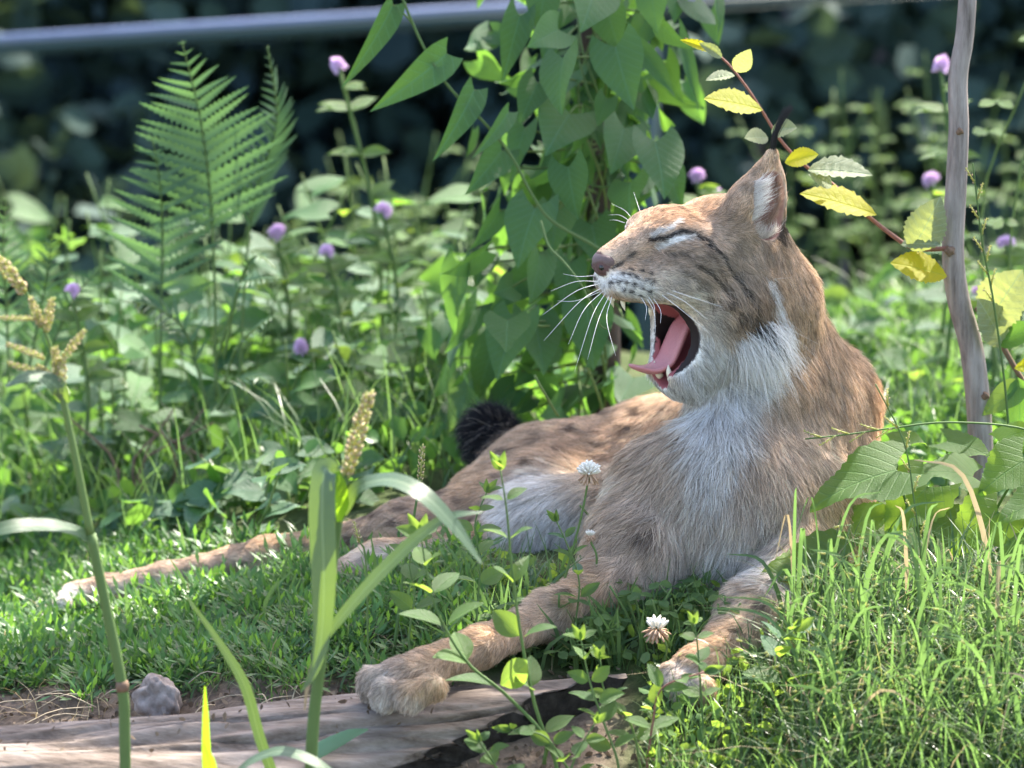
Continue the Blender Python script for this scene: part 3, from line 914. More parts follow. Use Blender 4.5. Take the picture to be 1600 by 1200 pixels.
whisk_m = plain('lynx_whisker', (.86, .84, .82), .3, .5)
def whisker(p0, p1, p2, r=.00042):
    pts = spline([p0, p1, p2], 12)
    V, F = tube_data(pts, np.linspace(1, .25, 12) * r, 5)
    lpart('whisker', mesh('whisker', V, F, whisk_m))
def wpx(pts, d):       # near-side whiskers through three photo pixels at small depth offsets
    y0 = H(180, 30, -20)[1]
    whisker(*[W(x, y, y0 + dd) for (x, y), dd in zip(pts, d)])
for pts in ([(938, 443), (900, 455), (848, 492)], [(940, 450), (905, 472), (850, 532)], [(942, 455), (912, 485), (888, 538)], [(946, 458), (925, 495), (898, 580)],
            [(952, 462), (935, 500), (918, 562)], [(956, 464), (948, 500), (962, 556)], [(936, 440), (900, 440), (860, 455)]):
    wpx(pts, (-.012, -.05, -.09))
for pts in ([(1000, 462), (1010, 480), (1008, 500)], [(1010, 465), (1022, 488), (1024, 520)], [(1020, 465), (1032, 485), (1032, 505)],
            [(1030, 452), (1068, 470), (1106, 500)], [(1028, 456), (1062, 482), (1110, 522)], [(1032, 448), (1080, 464), (1130, 480)], [(1012, 462), (1022, 478), (1022, 492)]):
    wpx(pts, (-.005, -.03, -.05))
for pts in ([(935, 430), (905, 432), (880, 428)], [(940, 455), (900, 470), (870, 470)]):
    wpx(pts, (.02, .05, .09))
for pts in ([(985, 338), (975, 328), (955, 318)], [(982, 344), (968, 336), (950, 336)], [(1000, 330), (996, 318), (990, 300)], [(976, 348), (962, 344), (952, 344)]):
    whisker(*[W(x, y, H(120, -45, 50)[1] + dd) for (x, y), dd in zip(pts, (0, .01, .03))], r=.0003)
# tear line of the tail hairs above the rump: a few long guard hairs
tuft('tail_hair', [W(752, 700, .56), W(765, 668, .57), W(785, 690, .57)], [W(726, 680, .55), W(758, 636, .57), W(812, 670, .57)], 2600, .009, (0, 0, .004), .00028, (.012, .012, .018), label='black fluffy tail tip')
# =================================================================== ground, log, fence, wood behind
def ground_material():
    m, nt, b, out = nodes('bank_soil')
    tc = N(nt, 'ShaderNodeTexCoord')
    n1 = N(nt, 'ShaderNodeTexNoise', Scale=7.0, Detail=8.0, Roughness=.65)
    n2 = N(nt, 'ShaderNodeTexNoise', Scale=70.0, Detail=8.0, Roughness=.7)
    for n in (n1, n2): nt.links.new(tc.outputs['Object'], n.inputs['Vector'])
    soil = ramp(nt, [(.25, (.06, .045, .034)), (.55, (.15, .115, .09)), (.8, (.26, .21, .17))])
    moss = ramp(nt, [(.25, (.025, .035, .014)), (.7, (.06, .085, .03))])
    nt.links.new(n2.outputs['Fac'], soil.inputs[0]); nt.links.new(n2.outputs['Fac'], moss.inputs[0])
    at = N(nt, 'ShaderNodeAttribute', attribute_name='col')
    mx = N(nt, 'ShaderNodeMix', data_type='RGBA')
    ad = N(nt, 'ShaderNodeMath', operation='ADD'); ad.use_clamp = True
    sb = N(nt, 'ShaderNodeMath', operation='MULTIPLY_ADD'); sb.inputs[1].default_value = .9; sb.inputs[2].default_value = -.45
    nt.links.new(n1.outputs['Fac'], sb.inputs[0])
    sp = N(nt, 'ShaderNodeSeparateColor'); nt.links.new(at.outputs['Color'], sp.inputs[0])
    nt.links.new(sp.outputs[0], ad.inputs[0]); nt.links.new(sb.outputs[0], ad.inputs[1])
    nt.links.new(ad.outputs[0], mx.inputs['Factor'])
    nt.links.new(moss.outputs[0], mx.inputs['A']); nt.links.new(soil.outputs[0], mx.inputs['B'])
    nt.links.new(mx.outputs['Result'], b.inputs['Base Color'])
    b.inputs['Roughness'].default_value = .95; b.inputs['Specular IOR Level'].default_value = .1
    bp = N(nt, 'ShaderNodeBump', Strength=.9, Distance=.006)
    nt.links.new(n2.outputs['Fac'], bp.inputs['Height']); nt.links.new(bp.outputs[0], b.inputs['Normal'])
    return m
def grow(a0, a1, step, far):
    a = list(np.arange(a0, a1, step))
    s = step
    while a[-1] < far: s *= 1.35; a.append(a[-1] + s)
    s = step
    while a[0] > -far: s *= 1.35; a.insert(0, a[0] - s)
    return np.array(a)
xs, ysg = grow(-1.0, 1.0, .02, 120), grow(-.8, 3.0, .02, 120)
G = np.stack(np.meshgrid(xs, ysg, indexing='ij'), -1).reshape(-1, 2)
fine = np.array([math.sin(x * 53 + math.sin(y * 31)) * math.sin(y * 47 + 2 * math.sin(x * 23)) for x, y in G]) * .006
gz_ = ground_z(G[:, 0], np.maximum(G[:, 1], -1.0)) + fine
nx_, ny_ = len(xs), len(ysg)
I = (np.arange(nx_ - 1)[:, None] * ny_ + np.arange(ny_ - 1)[None]).ravel()
GF = np.stack([I, I + ny_, I + ny_ + 1, I + 1], 1)
gpx, gpy = project(np.c_[G, gz_])
bare = sstep(1045, 1085, gpy) * sstep(1020, 900, gpx) * (G[:, 1] < .4) * (G[:, 1] > -4) * 1.3
dark_floor = sstep(1.6, 2.4, G[:, 1]) * .4
gcol = np.stack([np.maximum(bare, dark_floor)] * 3, 1)
ground = obj('ground', mesh_np('ground', np.c_[G, gz_], GF, ground_material(), True, gcol))
tag(ground, 'earth bank under the lynx with bare soil beside the log', 'ground', kind='structure')

# ---- weathered log along the bottom of the bank
def wood_material(name, c0, c1, c2, axis_scale=(3, 60, 60), bump=.8):
    m, nt, b, out = nodes(name)
    tc = N(nt, 'ShaderNodeTexCoord'); mp = N(nt, 'ShaderNodeMapping')
    mp.inputs['Scale'].default_value = axis_scale
    nt.links.new(tc.outputs['Object'], mp.inputs['Vector'])
    n1 = N(nt, 'ShaderNodeTexNoise', Scale=1.0, Detail=10.0, Roughness=.68)
    n2 = N(nt, 'ShaderNodeTexNoise', Scale=5.0, Detail=5.0)
    nt.links.new(mp.outputs[0], n1.inputs['Vector']); nt.links.new(tc.outputs['Object'], n2.inputs['Vector'])
    r = ramp(nt, [(.30, c0), (.48, c1), (.72, c2)])
    mx = N(nt, 'ShaderNodeMath', operation='MULTIPLY_ADD'); mx.inputs[1].default_value = .35; mx.inputs[2].default_value = -.16
    ad = N(nt, 'ShaderNodeMath', operation='ADD')
    nt.links.new(n2.outputs['Fac'], mx.inputs[0]); nt.links.new(mx.outputs[0], ad.inputs[0]); nt.links.new(n1.outputs['Fac'], ad.inputs[1])
    nt.links.new(ad.outputs[0], r.inputs[0]); nt.links.new(r.outputs[0], b.inputs['Base Color'])
    b.inputs['Roughness'].default_value = .9; b.inputs['Specular IOR Level'].default_value = .2
    bp = N(nt, 'ShaderNodeBump', Strength=bump, Distance=.004)
    nt.links.new(n1.outputs['Fac'], bp.inputs['Height']); nt.links.new(bp.outputs[0], b.inputs['Normal'])
    return m
log_m = wood_material('weathered_wood', (.045, .032, .025), (.165, .130, .108), (.32, .27, .24), (9, 60, 60), 1.0)
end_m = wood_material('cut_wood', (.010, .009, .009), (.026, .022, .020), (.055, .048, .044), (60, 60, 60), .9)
LA, LB = W(-60, 1292, -.40), W(985, 1205, -.20)
LAX = (LB - LA) / np.linalg.norm(LB - LA); LLEN = np.linalg.norm(LB - LA)
LS = np.cross(LAX, [0, 0, 1]); LS /= np.linalg.norm(LS); LU = np.cross(LS, LAX)
CUTN = np.array([.56, -.83, .0]); CUTN /= np.linalg.norm(CUTN)
log = thing('log', 'weathered grey log lying on bare soil under the paw of the lynx', 'log', tuple((LA + LB) / 2))
LOGR = np.array(log.location)
nseg, nrad = 110, 260
CRACKS = [(a0, .004 + .011 * ((k * 37) % 10) / 10, 3 + (k * 13) % 7) for k, a0 in enumerate(np.linspace(.15, 4.4, 30))]
V = []
for i in range(nseg + 1):
    for k in range(nrad):
        a = 2 * math.pi * k / nrad
        s = i / nseg * LLEN
        r = .098 + .006 * math.sin(3 * a + s * 4) + .004 * math.sin(7 * a + 5 * math.sin(s * 3)) + .0035 * math.sin(23 * a + 3 * math.sin(s * 6 + a)) * (1 + math.sin(s * 9 + 5 * a)) * .6
        for a0, dp, wv in CRACKS:
            r -= dp * math.exp(-((a - a0 - .10 * math.sin(s * wv + a0 * 9) - .03 * math.sin(s * 31 + a0)) / .018) ** 2) * (.5 + .5 * math.sin(s * wv * .7 + a0 * 5))
        p = LA + LAX * s + r * (math.cos(a) * LS + math.sin(a) * LU)
        e = (p - (LB - LAX * .03)) @ CUTN
        if i > nseg * .5 and e > -.12:       # slide the last rings onto the oblique saw cut
            t = max(0, (i / nseg - .5) / .5)
        V.append(p)
V = np.array(V)
# saw cut: clamp every vertex behind the oblique plane along the axis
e = (V - (LB - LAX * .02)) @ CUTN
V = V - np.where(e > 0, e / (LAX @ CUTN), 0)[:, None] * LAX[None]
F = [(i * nrad + k, i * nrad + (k + 1) % nrad, (i + 1) * nrad + (k + 1) % nrad, (i + 1) * nrad + k) for i in range(nseg) for k in range(nrad)]
o = obj('log_side', mesh('log_side', V, F, log_m), log); o.location = -LOGR
# sawn end with rings pressed in
ring = V[-nrad:]
c = ring.mean(0)
EV = [c - CUTN * .004]; EF = []
for j in range(1, 9):
    for k in range(nrad):
        f = j / 8
        EV.append(c + (ring[k] - c) * f + CUTN * (.0015 + .0022 * math.sin(j * 2.6 + k * .21) + (.003 * rng.random() if j < 8 else 0)))
for k in range(nrad): EF.append((0, 1 + k, 1 + (k + 1) % nrad))
for j in range(7):
    for k in range(nrad):
        a0 = 1 + j * nrad
        EF.append((a0 + k, a0 + nrad + k, a0 + nrad + (k + 1) % nrad, a0 + (k + 1) % nrad))
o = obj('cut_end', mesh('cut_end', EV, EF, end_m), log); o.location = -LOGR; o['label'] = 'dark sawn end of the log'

# ---- stub of an old branch by the log
stub_m = wood_material('stub_wood', (.09, .065, .05), (.26, .21, .185), (.40, .35, .32), (40, 40, 40), 1.0)
sb0 = W(246, 1092, -.16)
stub = thing('branch_stub', 'short round grey wooden branch stub sticking out of the soil', 'wood stub', tuple(sb0))
bm = bmesh.new(); bmesh.ops.create_icosphere(bm, subdivisions=4, radius=1)
for v in bm.verts:
    x, y, z = v.co
    k = 1 + .08 * math.sin(5 * x + 3 * z) + .06 * math.sin(9 * z + 4 * y) + .04 * math.sin(17 * x + 11 * y)
    f = -.55 if y < -.55 else y
    v.co = (x * k * PX(35), f * k * .035 + (.0025 * math.sin(11 * x + 2) * math.sin(9 * z + 1) - .004 * max(0, math.sin(5 * math.atan2(z, x) + 1) - .8) * 5 * math.hypot(x, z) if y < -.55 else 0), z * k * PX(36))
me = bpy.data.meshes.new('stub_wood'); bm.to_mesh(me); bm.free(); me.materials.append(stub_m)
me.polygons.foreach_set('use_smooth', [True] * len(me.polygons))
obj('knob', me, stub, rot=(R(-12), 0, R(6)))
V, F = tube_data([(0, .03, -.01), (0, .06, -.02), (-.01, .12, -.05)], [PX(30), PX(34), PX(36)], 12)
obj('stem', mesh('stem', V, F, stub_m), stub)

# ---- fence far behind: round rail with a dark pipe as its underside shade, posts, green mesh wires
rail_m = plain('rail_paint', (.18, .225, .36), .55, .4, 0, 8, .15)
wire_m = plain('wire_green', (.016, .045, .05), .5, .4)
FY = 4.0
fence = thing('fence', 'green wire fence with a pale round top rail behind the plants', 'fence', tuple(W(400, 300, FY)))
FR = np.array(fence.location)
def fpart(name, pts, r, mat, n=8):
    V, F = tube_data(pts, r, n)
    o = obj(name, mesh(name, V, F, mat), fence); o.location = -FR
    return o
f0, f1 = W(-900, 118, FY - .1), W(2600, -104, FY + .3)
fpart('rail', [f0, f1], [PX(7, FY)] * 2, rail_m, 16)
fd = (f1 - f0) / np.linalg.norm(f1 - f0)
for i, fz in enumerate((.018, .030)):
    fpart('wire', [f0 - np.array([0, 0, fz]), f1 - np.array([0, 0, fz])], [.0018 if i else .010] * 2, wire_m, 6)  # the thick dark one stands in for shade under the rail
for x in (-1.35, .25, 1.75):
    t = (x - f0[0]) / fd[0]; p = f0 + fd * t + np.array([0, .05, 0])
    fpart('post', [p + np.array([0, 0, .06]), p - np.array([0, 0, 1.4])], [.022] * 2, wire_m, 10)

# ---- dark wood behind the fence: every tree is a trunk with limbs and a crown of leaf faces
bark_m = wood_material('bark', (.03, .025, .022), (.09, .075, .07), (.17, .15, .14), (30, 30, 5), .8)
dark_leaf = [leaf_mat('wood_leaf_haze_blue', (.046, .086, .098), (.016, .034, .044), .10, rough=.75, spec=.2),  # bluish haze of distance is mixed into both leaf colours
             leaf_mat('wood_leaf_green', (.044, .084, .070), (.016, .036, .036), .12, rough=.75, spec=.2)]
def leaf_cloud(centres, per, spread, size, flat=.6, wide=.3):
    """many small lozenge leaves around clump centres -> V, F arrays"""
    centres = np.asarray(centres)
    C = np.repeat(centres, per, axis=0)
    n = len(C)
    d = rng.normal(0, 1, (n, 3)); d /= np.linalg.norm(d, axis=1, keepdims=True)
    C = C + d * (spread * rng.random((n, 1)) ** .5) * np.array([1, 1, flat])
    u = rng.normal(0, 1, (n, 3)); u[:, 2] -= .4; u /= np.linalg.norm(u, axis=1, keepdims=True)
    w = np.cross(u, rng.normal(0, 1, (n, 3))); w /= np.linalg.norm(w, axis=1, keepdims=True)
    nn = np.cross(u, w)
    L = size * (.6 + .8 * rng.random((n, 1)))
    a, b = C - u * L * .5, C + u * L * .5
    l, r = C + w * L * wide + nn * L * .08 - u * L * .08, C - w * L * wide + nn * L * .08 - u * L * .08
    if n > 60000:
        V = np.stack([a, l, b, r], 1).reshape(-1, 3)
        return V, np.arange(n * 4).reshape(n, 4)
    l2, r2 = C + w * L * wide * .8 + nn * L * .07 + u * L * .22, C - w * L * wide * .8 + nn * L * .07 + u * L * .22
    l, r = l - u * L * .14, r - u * L * .14
    V = np.stack([a, l, l2, b, r2, r], 1).reshape(-1, 3)
    o = np.arange(n)[:, None] * 6
    return V, np.concatenate([o + np.array([[0, 3, 2, 1]]), o + np.array([[0, 5, 4, 3]])])
def tree(name, label, base, height, rad, mat, nclump, per, leafsize, lean=(0, 0), trunk_r=.05, crown_from=.25, group=None):
    t = thing(name, label, 'tree', tuple(base), group)
    top = np.array([lean[0], lean[1], height * .85])
    pts = spline([(0, 0, -.1), top * .35 + rng.normal(0, .05, 3), top * .7 + rng.normal(0, .06, 3), top], 10)
    V, F = tube_data(pts, np.linspace(1, .3, 10) * trunk_r, 10)
    tr = obj('trunk', mesh('trunk', V, F, bark_m), t)
    cl = []
    for i in range(nclump):
        h = height * (crown_from + (1 - crown_from) * rng.random())
        a = rng.random() * 2 * math.pi
        rr = rad * (.25 + .75 * math.sqrt(rng.random())) * math.sin(math.pi * min(1, .2 + .75 * (h / height)))
        c = top * (h / height) + np.array([rr * math.cos(a), rr * math.sin(a), 0]); c[2] = h
        cl.append(c)
        if i < 9:
            s = pts[min(9, int(9 * h / height * .8))]
            lp = spline([s, (s + c) / 2 + np.array([0, 0, -.05]), c], 6)
            V, F = tube_data(lp, np.linspace(.4, .1, 6) * trunk_r, 6)
            obj('limb', mesh('limb', V, F, bark_m), tr)
    V, F = leaf_cloud(cl, per, rad * .42, leafsize)
    obj('crown', mesh_np('crown', V, F, mat), t)
    return t
tree_labels = ['dense blue green bush behind the wire fence', 'darker leafy bush growing up against the fence mesh', 'tall dark tree in the wood with thick low boughs', 'loose teal shrub between the fence posts']
k = 0
for x, y, h, r in ((-2.6, 5.8, 1.9, 1.1), (-1.2, 5.2, 1.8, .95), (-.2, 5.8, 2.0, 1.0), (.8, 5.3, 1.8, .9), (1.7, 5.7, 2.0, 1.0), (2.9, 5.4, 1.9, 1.1),
                   (-2.0, 7.6, 4.2, 1.5), (-.4, 8.0, 4.4, 1.6), (1.2, 7.8, 4.2, 1.5), (2.8, 8.0, 4.4, 1.6)):
    kind = 0 if k < 6 else 2
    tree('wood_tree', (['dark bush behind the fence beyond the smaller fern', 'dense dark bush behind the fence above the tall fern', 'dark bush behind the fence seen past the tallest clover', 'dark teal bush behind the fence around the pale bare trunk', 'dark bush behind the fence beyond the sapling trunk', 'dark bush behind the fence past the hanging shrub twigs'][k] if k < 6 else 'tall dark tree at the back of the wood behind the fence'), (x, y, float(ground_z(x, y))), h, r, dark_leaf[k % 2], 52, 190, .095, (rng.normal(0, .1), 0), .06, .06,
         ['bushes behind the fence', 0, 'tall trees behind the fence'][kind])
    k += 1
# the floor of the wood: one unbroken dark thicket
cl = [(x + rng.normal(0, .1), y + rng.normal(0, .1), float(ground_z(x, y)) + h) for x in np.arange(-4, 4.2, .3) for y in (8.6, 9.1, 9.8) for h in np.arange(.1, 2.6, .32)]
V, F = leaf_cloud(cl, 42, .34, .12)
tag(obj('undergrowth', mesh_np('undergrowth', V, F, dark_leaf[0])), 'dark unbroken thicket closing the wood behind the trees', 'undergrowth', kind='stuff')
pale_bark = wood_material('pale_bark', (.07, .065, .07), (.14, .13, .135), (.22, .21, .22), (30, 30, 5), .6)
for pts, r, lab in (([(1245, -40), (1222, 60), (1200, 130), (1192, 200), (1180, 330)], 9, 'pale thin bare trunk leaning in front of the dark wood'),
                    ([(1405, -30), (1375, 80), (1345, 170), (1320, 330)], 5, 'slim grey trunk half lost among dark leaves')):
    p = [W(x, y, 4.6) for x, y in pts]
    g = p[-1].copy(); g[2] = float(ground_z(g[0], g[1])) - .02
    t = thing('bare_sapling', lab, 'tree', tuple(g))
    V, F = tube_data(spline(p + [g], 14), np.linspace(.8, 1.2, 14) * PX(r, 4.6), 8)
    o = obj('trunk', mesh('trunk', V, F, pale_bark), t); o.location = -g
    for (x0, y0), (x1, y1) in ((pts[1], (pts[1][0] + 75, pts[1][1] + 100)), (pts[0], (pts[0][0] - 40, pts[0][1] - 60))):
        V, F = tube_data(spline([W(x0, y0, 4.6), W((x0 + x1) / 2, (y0 + y1) / 2 - 6, 4.62), W(x1, y1, 4.65)], 6), np.linspace(.5, .2, 6) * PX(r, 4.6), 6)
        o = obj('branch', mesh('branch', V, F, pale_bark), t); o.location = -g

# ---- the tree overhead that shades the lynx: unseen, its leaf clumps laid out along sun rays
shade_leaf = leaf_mat('shade_tree_leaf', (.06, .12, .03), (.03, .07, .02), .2)
sb_ = np.array([3.9, 2.3, 0.0]); sb_[2] = float(ground_z(sb_[0], sb_[1]))
shade = thing('shade_tree', 'unseen tall broadleaf tree with its crown laid out to shade the bank', 'tree', tuple(sb_))
fork = np.array([3.6, 2.3, 2.4])
V, F = tube_data(spline([sb_ - [0, 0, .1], (sb_ + fork) / 2 + [.08, .05, 0], fork, [3.3, 2.4, 4.8]], 14), np.linspace(.17, .07, 14), 12)
o = obj('trunk', mesh('trunk', V, F, bark_m), shade); o.location = -sb_
SHADE_SPOTS = [  # where a clump's shadow falls: pixel, radius in pixels, density, depth of what it shades
    (1330, 640, 90, 1), (1240, 570, 62, 1), (1180, 700, 100, 1), (1060, 760, 110, 1), (950, 720, 100, 1), (820, 760, 100, .9), (700, 800, 90, .9), (1150, 860, 110, 1), (1000, 880, 100, .9),
    (1150, 470, 58, 1), (1085, 560, 60, 1), (860, 900, 110, .9), (700, 980, 110, .9), (560, 1050, 120, .9, -.1), (400, 1100, 130, .9, -.1), (250, 1130, 130, .9, -.1), (900, 1060, 110, .8, -.1), (1060, 1000, 90, .8, -.1),
    (300, 980, 130, .9), (120, 1000, 130, .9), (500, 920, 120, .9), (200, 900, 120, .85), (60, 920, 120, .8), (400, 880, 100, .85), (1010, 640, 80, 1), (900, 660, 70, 1), (760, 690, 80, .9, .5), (1390, 740, 50, .7),
    (600, 1130, 120, .9, -.3), (800, 1150, 120, .8, -.3), (400, 1180, 120, .9, -.3), (200, 1180, 130, .9, -.3), (40, 1160, 130, .9, -.3), (620, 1050, 80, .8, -.3),
    (870, 560, 90, .9, .6), (850, 430, 80, .9, .6), (850, 300, 80, .9, .6), (870, 170, 80, .9, .6), (880, 40, 80, .9, .6), (970, 120, 70, .8, .6), (780, 620, 80, .9, .6), (960, 480, 80, .9, .6), (980, 260, 70, .7, .6), (740, 500, 60, .7, .6),
    (150, 800, 100, .8, .8), (330, 780, 100, .7, .8), (500, 760, 80, .5, .8), (120, 640, 90, .7, .9), (250, 620, 90, .7, .9), (60, 480, 80, .6, .9), (420, 560, 60, .5, .9), (560, 560, 60, .4, 1.1), (300, 420, 50, .6, .9), (290, 230, 60, .6, .9), (640, 660, 60, .5, .9),
    (560, 380, 60, .5, 1.2), (460, 420, 60, .5, 1.2), (1300, 560, 60, .5, 1.2), (1450, 600, 70, .5, 1.0), (1560, 560, 60, .5, 1.0), (1400, 450, 60, .4, 1.4), (1510, 200, 40, .6, .3), (1515, 560, 50, .6, .3), (1240, 960, 60, .5, -.1)]
SUN_GAPS = [(1050, 325, .10, 72), (1100, 312, .10, 40), (985, 368, .06, 42), (1190, 262, .12, 52), (1310, 300, .25, 72), (1440, 415, .25, 60), (1150, 150, .25, 62), (1250, 245, .25, 45), (1110, 80, .25, 50),
            (1330, 730, .02, 75), (1450, 770, .04, 85), (1560, 760, .04, 80), (1260, 870, -.04, 40), (425, 180, .95, 60), (250, 330, .9, 40), (350, 130, .9, 30), (1212, 480, .12, 22), (1400, 640, .30, 24),
            (640, 765, -.58, 70), (60, 600, -.58, 50), (60, 830, -.58, 60), (1035, 190, .75, 40), (1560, 480, .25, 60), (680, 960, -.38, 30), (860, 1000, -.38, 26), (930, 1080, -.38, 40), (800, 850, -.37, 24)]
cl = []; CV = []; CF = []
off = 0
for px, py, rp, dn, *dp in SHADE_SPOTS:
    q = W(px, py, dp[0] if dp else .15)
    dist = 3.6 + .7 * rng.random()
    c = q + SUN_DIR * dist
    cl.append(c)
    n = int(560 * dn * (rp / 90) ** 2)
    u1 = np.cross(SUN_DIR, [0, 0, 1]); u1 /= np.linalg.norm(u1); u2 = np.cross(SUN_DIR, u1)
    rr = PX(rp) * np.sqrt(rng.random(n)) * 1.05; an = rng.random(n) * 2 * math.pi
    cen = c + (rr * np.cos(an))[:, None] * u1 + (rr * np.sin(an))[:, None] * u2 + rng.normal(0, .10, (n, 1)) * SUN_DIR
    # leaves are left out so that sun reaches these places: pixel, depth, radius in pixels
    for sx_, sy_2, sY, sr in SUN_GAPS:
        q0 = W(sx_, sy_2, sY)
        v_ = cen - q0
        perp = np.linalg.norm(v_ - (v_ @ SUN_DIR)[:, None] * SUN_DIR, axis=1)
        cen = cen[perp > PX(sr)]
    V, F = leaf_cloud(cen, 1, .004, .030)
    CV.append(V); CF.append(F + off); off += len(V)
o = obj('crown', mesh_np('crown', np.concatenate(CV), np.concatenate(CF), shade_leaf), shade); o.location = -sb_
for j in range(0, len(cl), 9):
    c = cl[j]
    V, F = tube_data(spline([fork + [0, 0, .3], (fork + c) / 2 + [0, 0, .35], c], 9), np.linspace(.022, .004, 9), 6)
    o = obj('bough', mesh('bough', V, F, bark_m), shade); o.location = -sb_
# =================================================================== leaves
def leaf_mesh(name, mat, width, n=10, lobe=0.0, fold=.25, droop=.2, serr=0, serr_d=.0, pleat=0.0, npleat=0, cross=2, tipx=1.0, wave=0.0, twist=0.0):
    """unit-length leaf along +x, face up +z; width(t) is the half width"""
    V = []; F = []; vein = []
    m = 2 * cross + 1
    tw = 0
    for i in range(n + 1):
        t = i / n
        w = width(t)
        for j in range(-cross, cross + 1):
            s = j / cross
            e = 1.0 + (serr_d * ((i * serr) % 2) if abs(j) == cross and 0 < i < n else 0)
            x = t - lobe * abs(s) ** 1.4 * max(0, 1 - t * 3.2)
            y = s * w * e
            z = fold * abs(y) - droop * t * t + wave * math.sin(t * 9 + (2 if s > 0 else 0)) * abs(s)
            if npleat:
                z += pleat * abs(math.sin((t - abs(s) * .16) * npleat * math.pi)) * (1 if abs(s) > .01 else 0) * w * 3
            a = twist * t
            V.append((x, y * math.cos(a) - z * math.sin(a) * .3, z + y * math.sin(a)))
    for i in range(n):
        for j in range(m - 1):
            a = i * m + j
            F.append((a, a + m, a + m + 1, a + 1))
    return mesh(name, V, F, mat)

ovate = lambda w, p=.38, tip=1.0: (lambda t: w * (max(0, math.sin(math.pi * t ** (math.log(.5) / math.log(p)))) ** .85) * 1.0 + (.0))
def heart_w(w):
    def f(t):
        if t <= .0: return w * .72
        if t < .22: return w * (.72 + .28 * math.sin(t / .22 * math.pi / 2))
        return w * max(0.0, 1 - ((t - .22) / .78) ** 1.35)
    return f
def lance_w(w): return lambda t: w * math.sin(math.pi * min(1, t * .92 + .06)) ** .7 * (1 - t * .35)
def round_w(w): return lambda t: w * math.sqrt(max(0, 1 - (2 * t - 1) ** 2)) * 1.0

GREENS = dict(
    vine=leaf_mat('vine_leaf', (.052, .125, .058), (.026, .072, .038), .38, (.20, .42, .05), .45, vein=7, slope=1.0),
    herb=leaf_mat('herb_leaf', (.066, .155, .052), (.028, .080, .034), .42, (.22, .44, .05), .40, vein=7, slope=1.0),
    grey=leaf_mat('grey_leaf', (.078, .155, .088), (.042, .098, .058), .30, (.26, .46, .08), .36, vein=7, slope=1.0),
    fern=leaf_mat('fern_leaf', (.080, .145, .080), (.050, .105, .058), .26, (.17, .34, .09), .42),
    lime=leaf_mat('lime_leaf', (.330, .320, .025), (.260, .290, .030), .55, (.92, .84, .03), .50, .25, vein=9, slope=.9),
    pale=leaf_mat('pale_leaf', (.240, .280, .190), (.170, .220, .140), .35, (.45, .50, .12), .45, vein=8, slope=.9),
    shoot=leaf_mat('shoot_leaf', (.095, .170, .055), (.046, .105, .042), .44, (.34, .50, .06), .34, vein=6, slope=1.0),
    grass=leaf_mat('grass_blade', (.085, .150, .058), (.038, .080, .036), .38, (.21, .37, .09), .38, .35),
    blade=leaf_mat('broad_blade', (.085, .135, .092), (.070, .118, .080), .15, (.34, .54, .05), .32),
    scallop=leaf_mat('scalloped_leaf', (.085, .160, .050), (.060, .125, .045), .58, (.34, .52, .05), .55, .25, vein=6, slope=.9),
    limeblade=leaf_mat('lime_blade', (.150, .270, .030), (.120, .230, .030), .5, (.46, .78, .03), .4),
    dry=leaf_mat('dry_grass', (.34, .28, .18), (.22, .17, .11), .3, (.5, .4, .22), .7),
)
stem_m = leaf_mat('green_stem', (.13, .20, .065), (.09, .155, .05), .12, rough=.62, spec=.25)
red_stem = plain('red_twig', (.23, .10, .075), .6, .3, .3, 300)
brown_stem = plain('brown_stem', (.17, .11, .075), .8, .2, .4, 250)
LM = dict(
    heart=leaf_mesh('heart_leaf', GREENS['vine'], heart_w(.40), 12, .30, .22, .22, wave=.02),
    heart2=leaf_mesh('heart_leaf', GREENS['vine'], heart_w(.36), 14, .28, .45, .45, wave=.05, twist=.35),
    arrow=leaf_mesh('arrow_leaf', GREENS['vine'], heart_w(.30), 12, .26, .30, .30, wave=.025),
    narrow=leaf_mesh('narrow_leaf', GREENS['vine'], heart_w(.17), 12, .10, .5, .35),
    herb=leaf_mesh('ovate_leaf', GREENS['herb'], ovate(.27), 10, 0, .25, .25, wave=.02),
    herbh=leaf_mesh('broad_leaf', GREENS['herb'], heart_w(.42), 10, .2, .2, .25, wave=.03),
    grey=leaf_mesh('grey_leaf', GREENS['grey'], heart_w(.42), 10, .2, .2, .3, wave=.04),
    nettle=leaf_mesh('toothed_leaf', GREENS['herb'], heart_w(.28), 18, .06, .2, .35, serr=1, serr_d=-.16, cross=2),
    lime=leaf_mesh('yellow_leaf', GREENS['lime'], ovate(.27, .5), 24, 0, .12, .12, serr=1, serr_d=-.10, pleat=.045, npleat=8, cross=3),
    pale=leaf_mesh('pale_leaf', GREENS['pale'], ovate(.36, .45), 24, 0, .15, .15, serr=1, serr_d=-.10, pleat=.05, npleat=7, cross=3),
    shoot=leaf_mesh('shoot_leaf', GREENS['shoot'], ovate(.27, .45), 8, 0, .3, .25),
    leaflet=leaf_mesh('leaflet', GREENS['shoot'], ovate(.30, .55), 6, 0, .2, .1),
    crenate=leaf_mesh('crenate_leaf', GREENS['scallop'], heart_w(.50), 22, .34, .10, .25, serr=1, serr_d=-.09, cross=3, wave=.05),
    pinna=leaf_mesh('pinna', GREENS['fern'], lambda t: .085 * (1 - t ** 2.2) + .008, 22, 0, .3, .18, serr=1, serr_d=-.55, cross=2),
)
def variant(key, mat):
    me = LM[key].copy(); me.name = LM[key].name; me.materials.clear(); me.materials.append(GREENS[mat]); return me
LM['lime_heart'] = variant('heart', 'herb'); LM['lime_herb'] = variant('herb', 'shoot'); LM['grey_ov'] = variant('herb', 'grey'); LM['shoot_heart'] = variant('herbh', 'shoot')

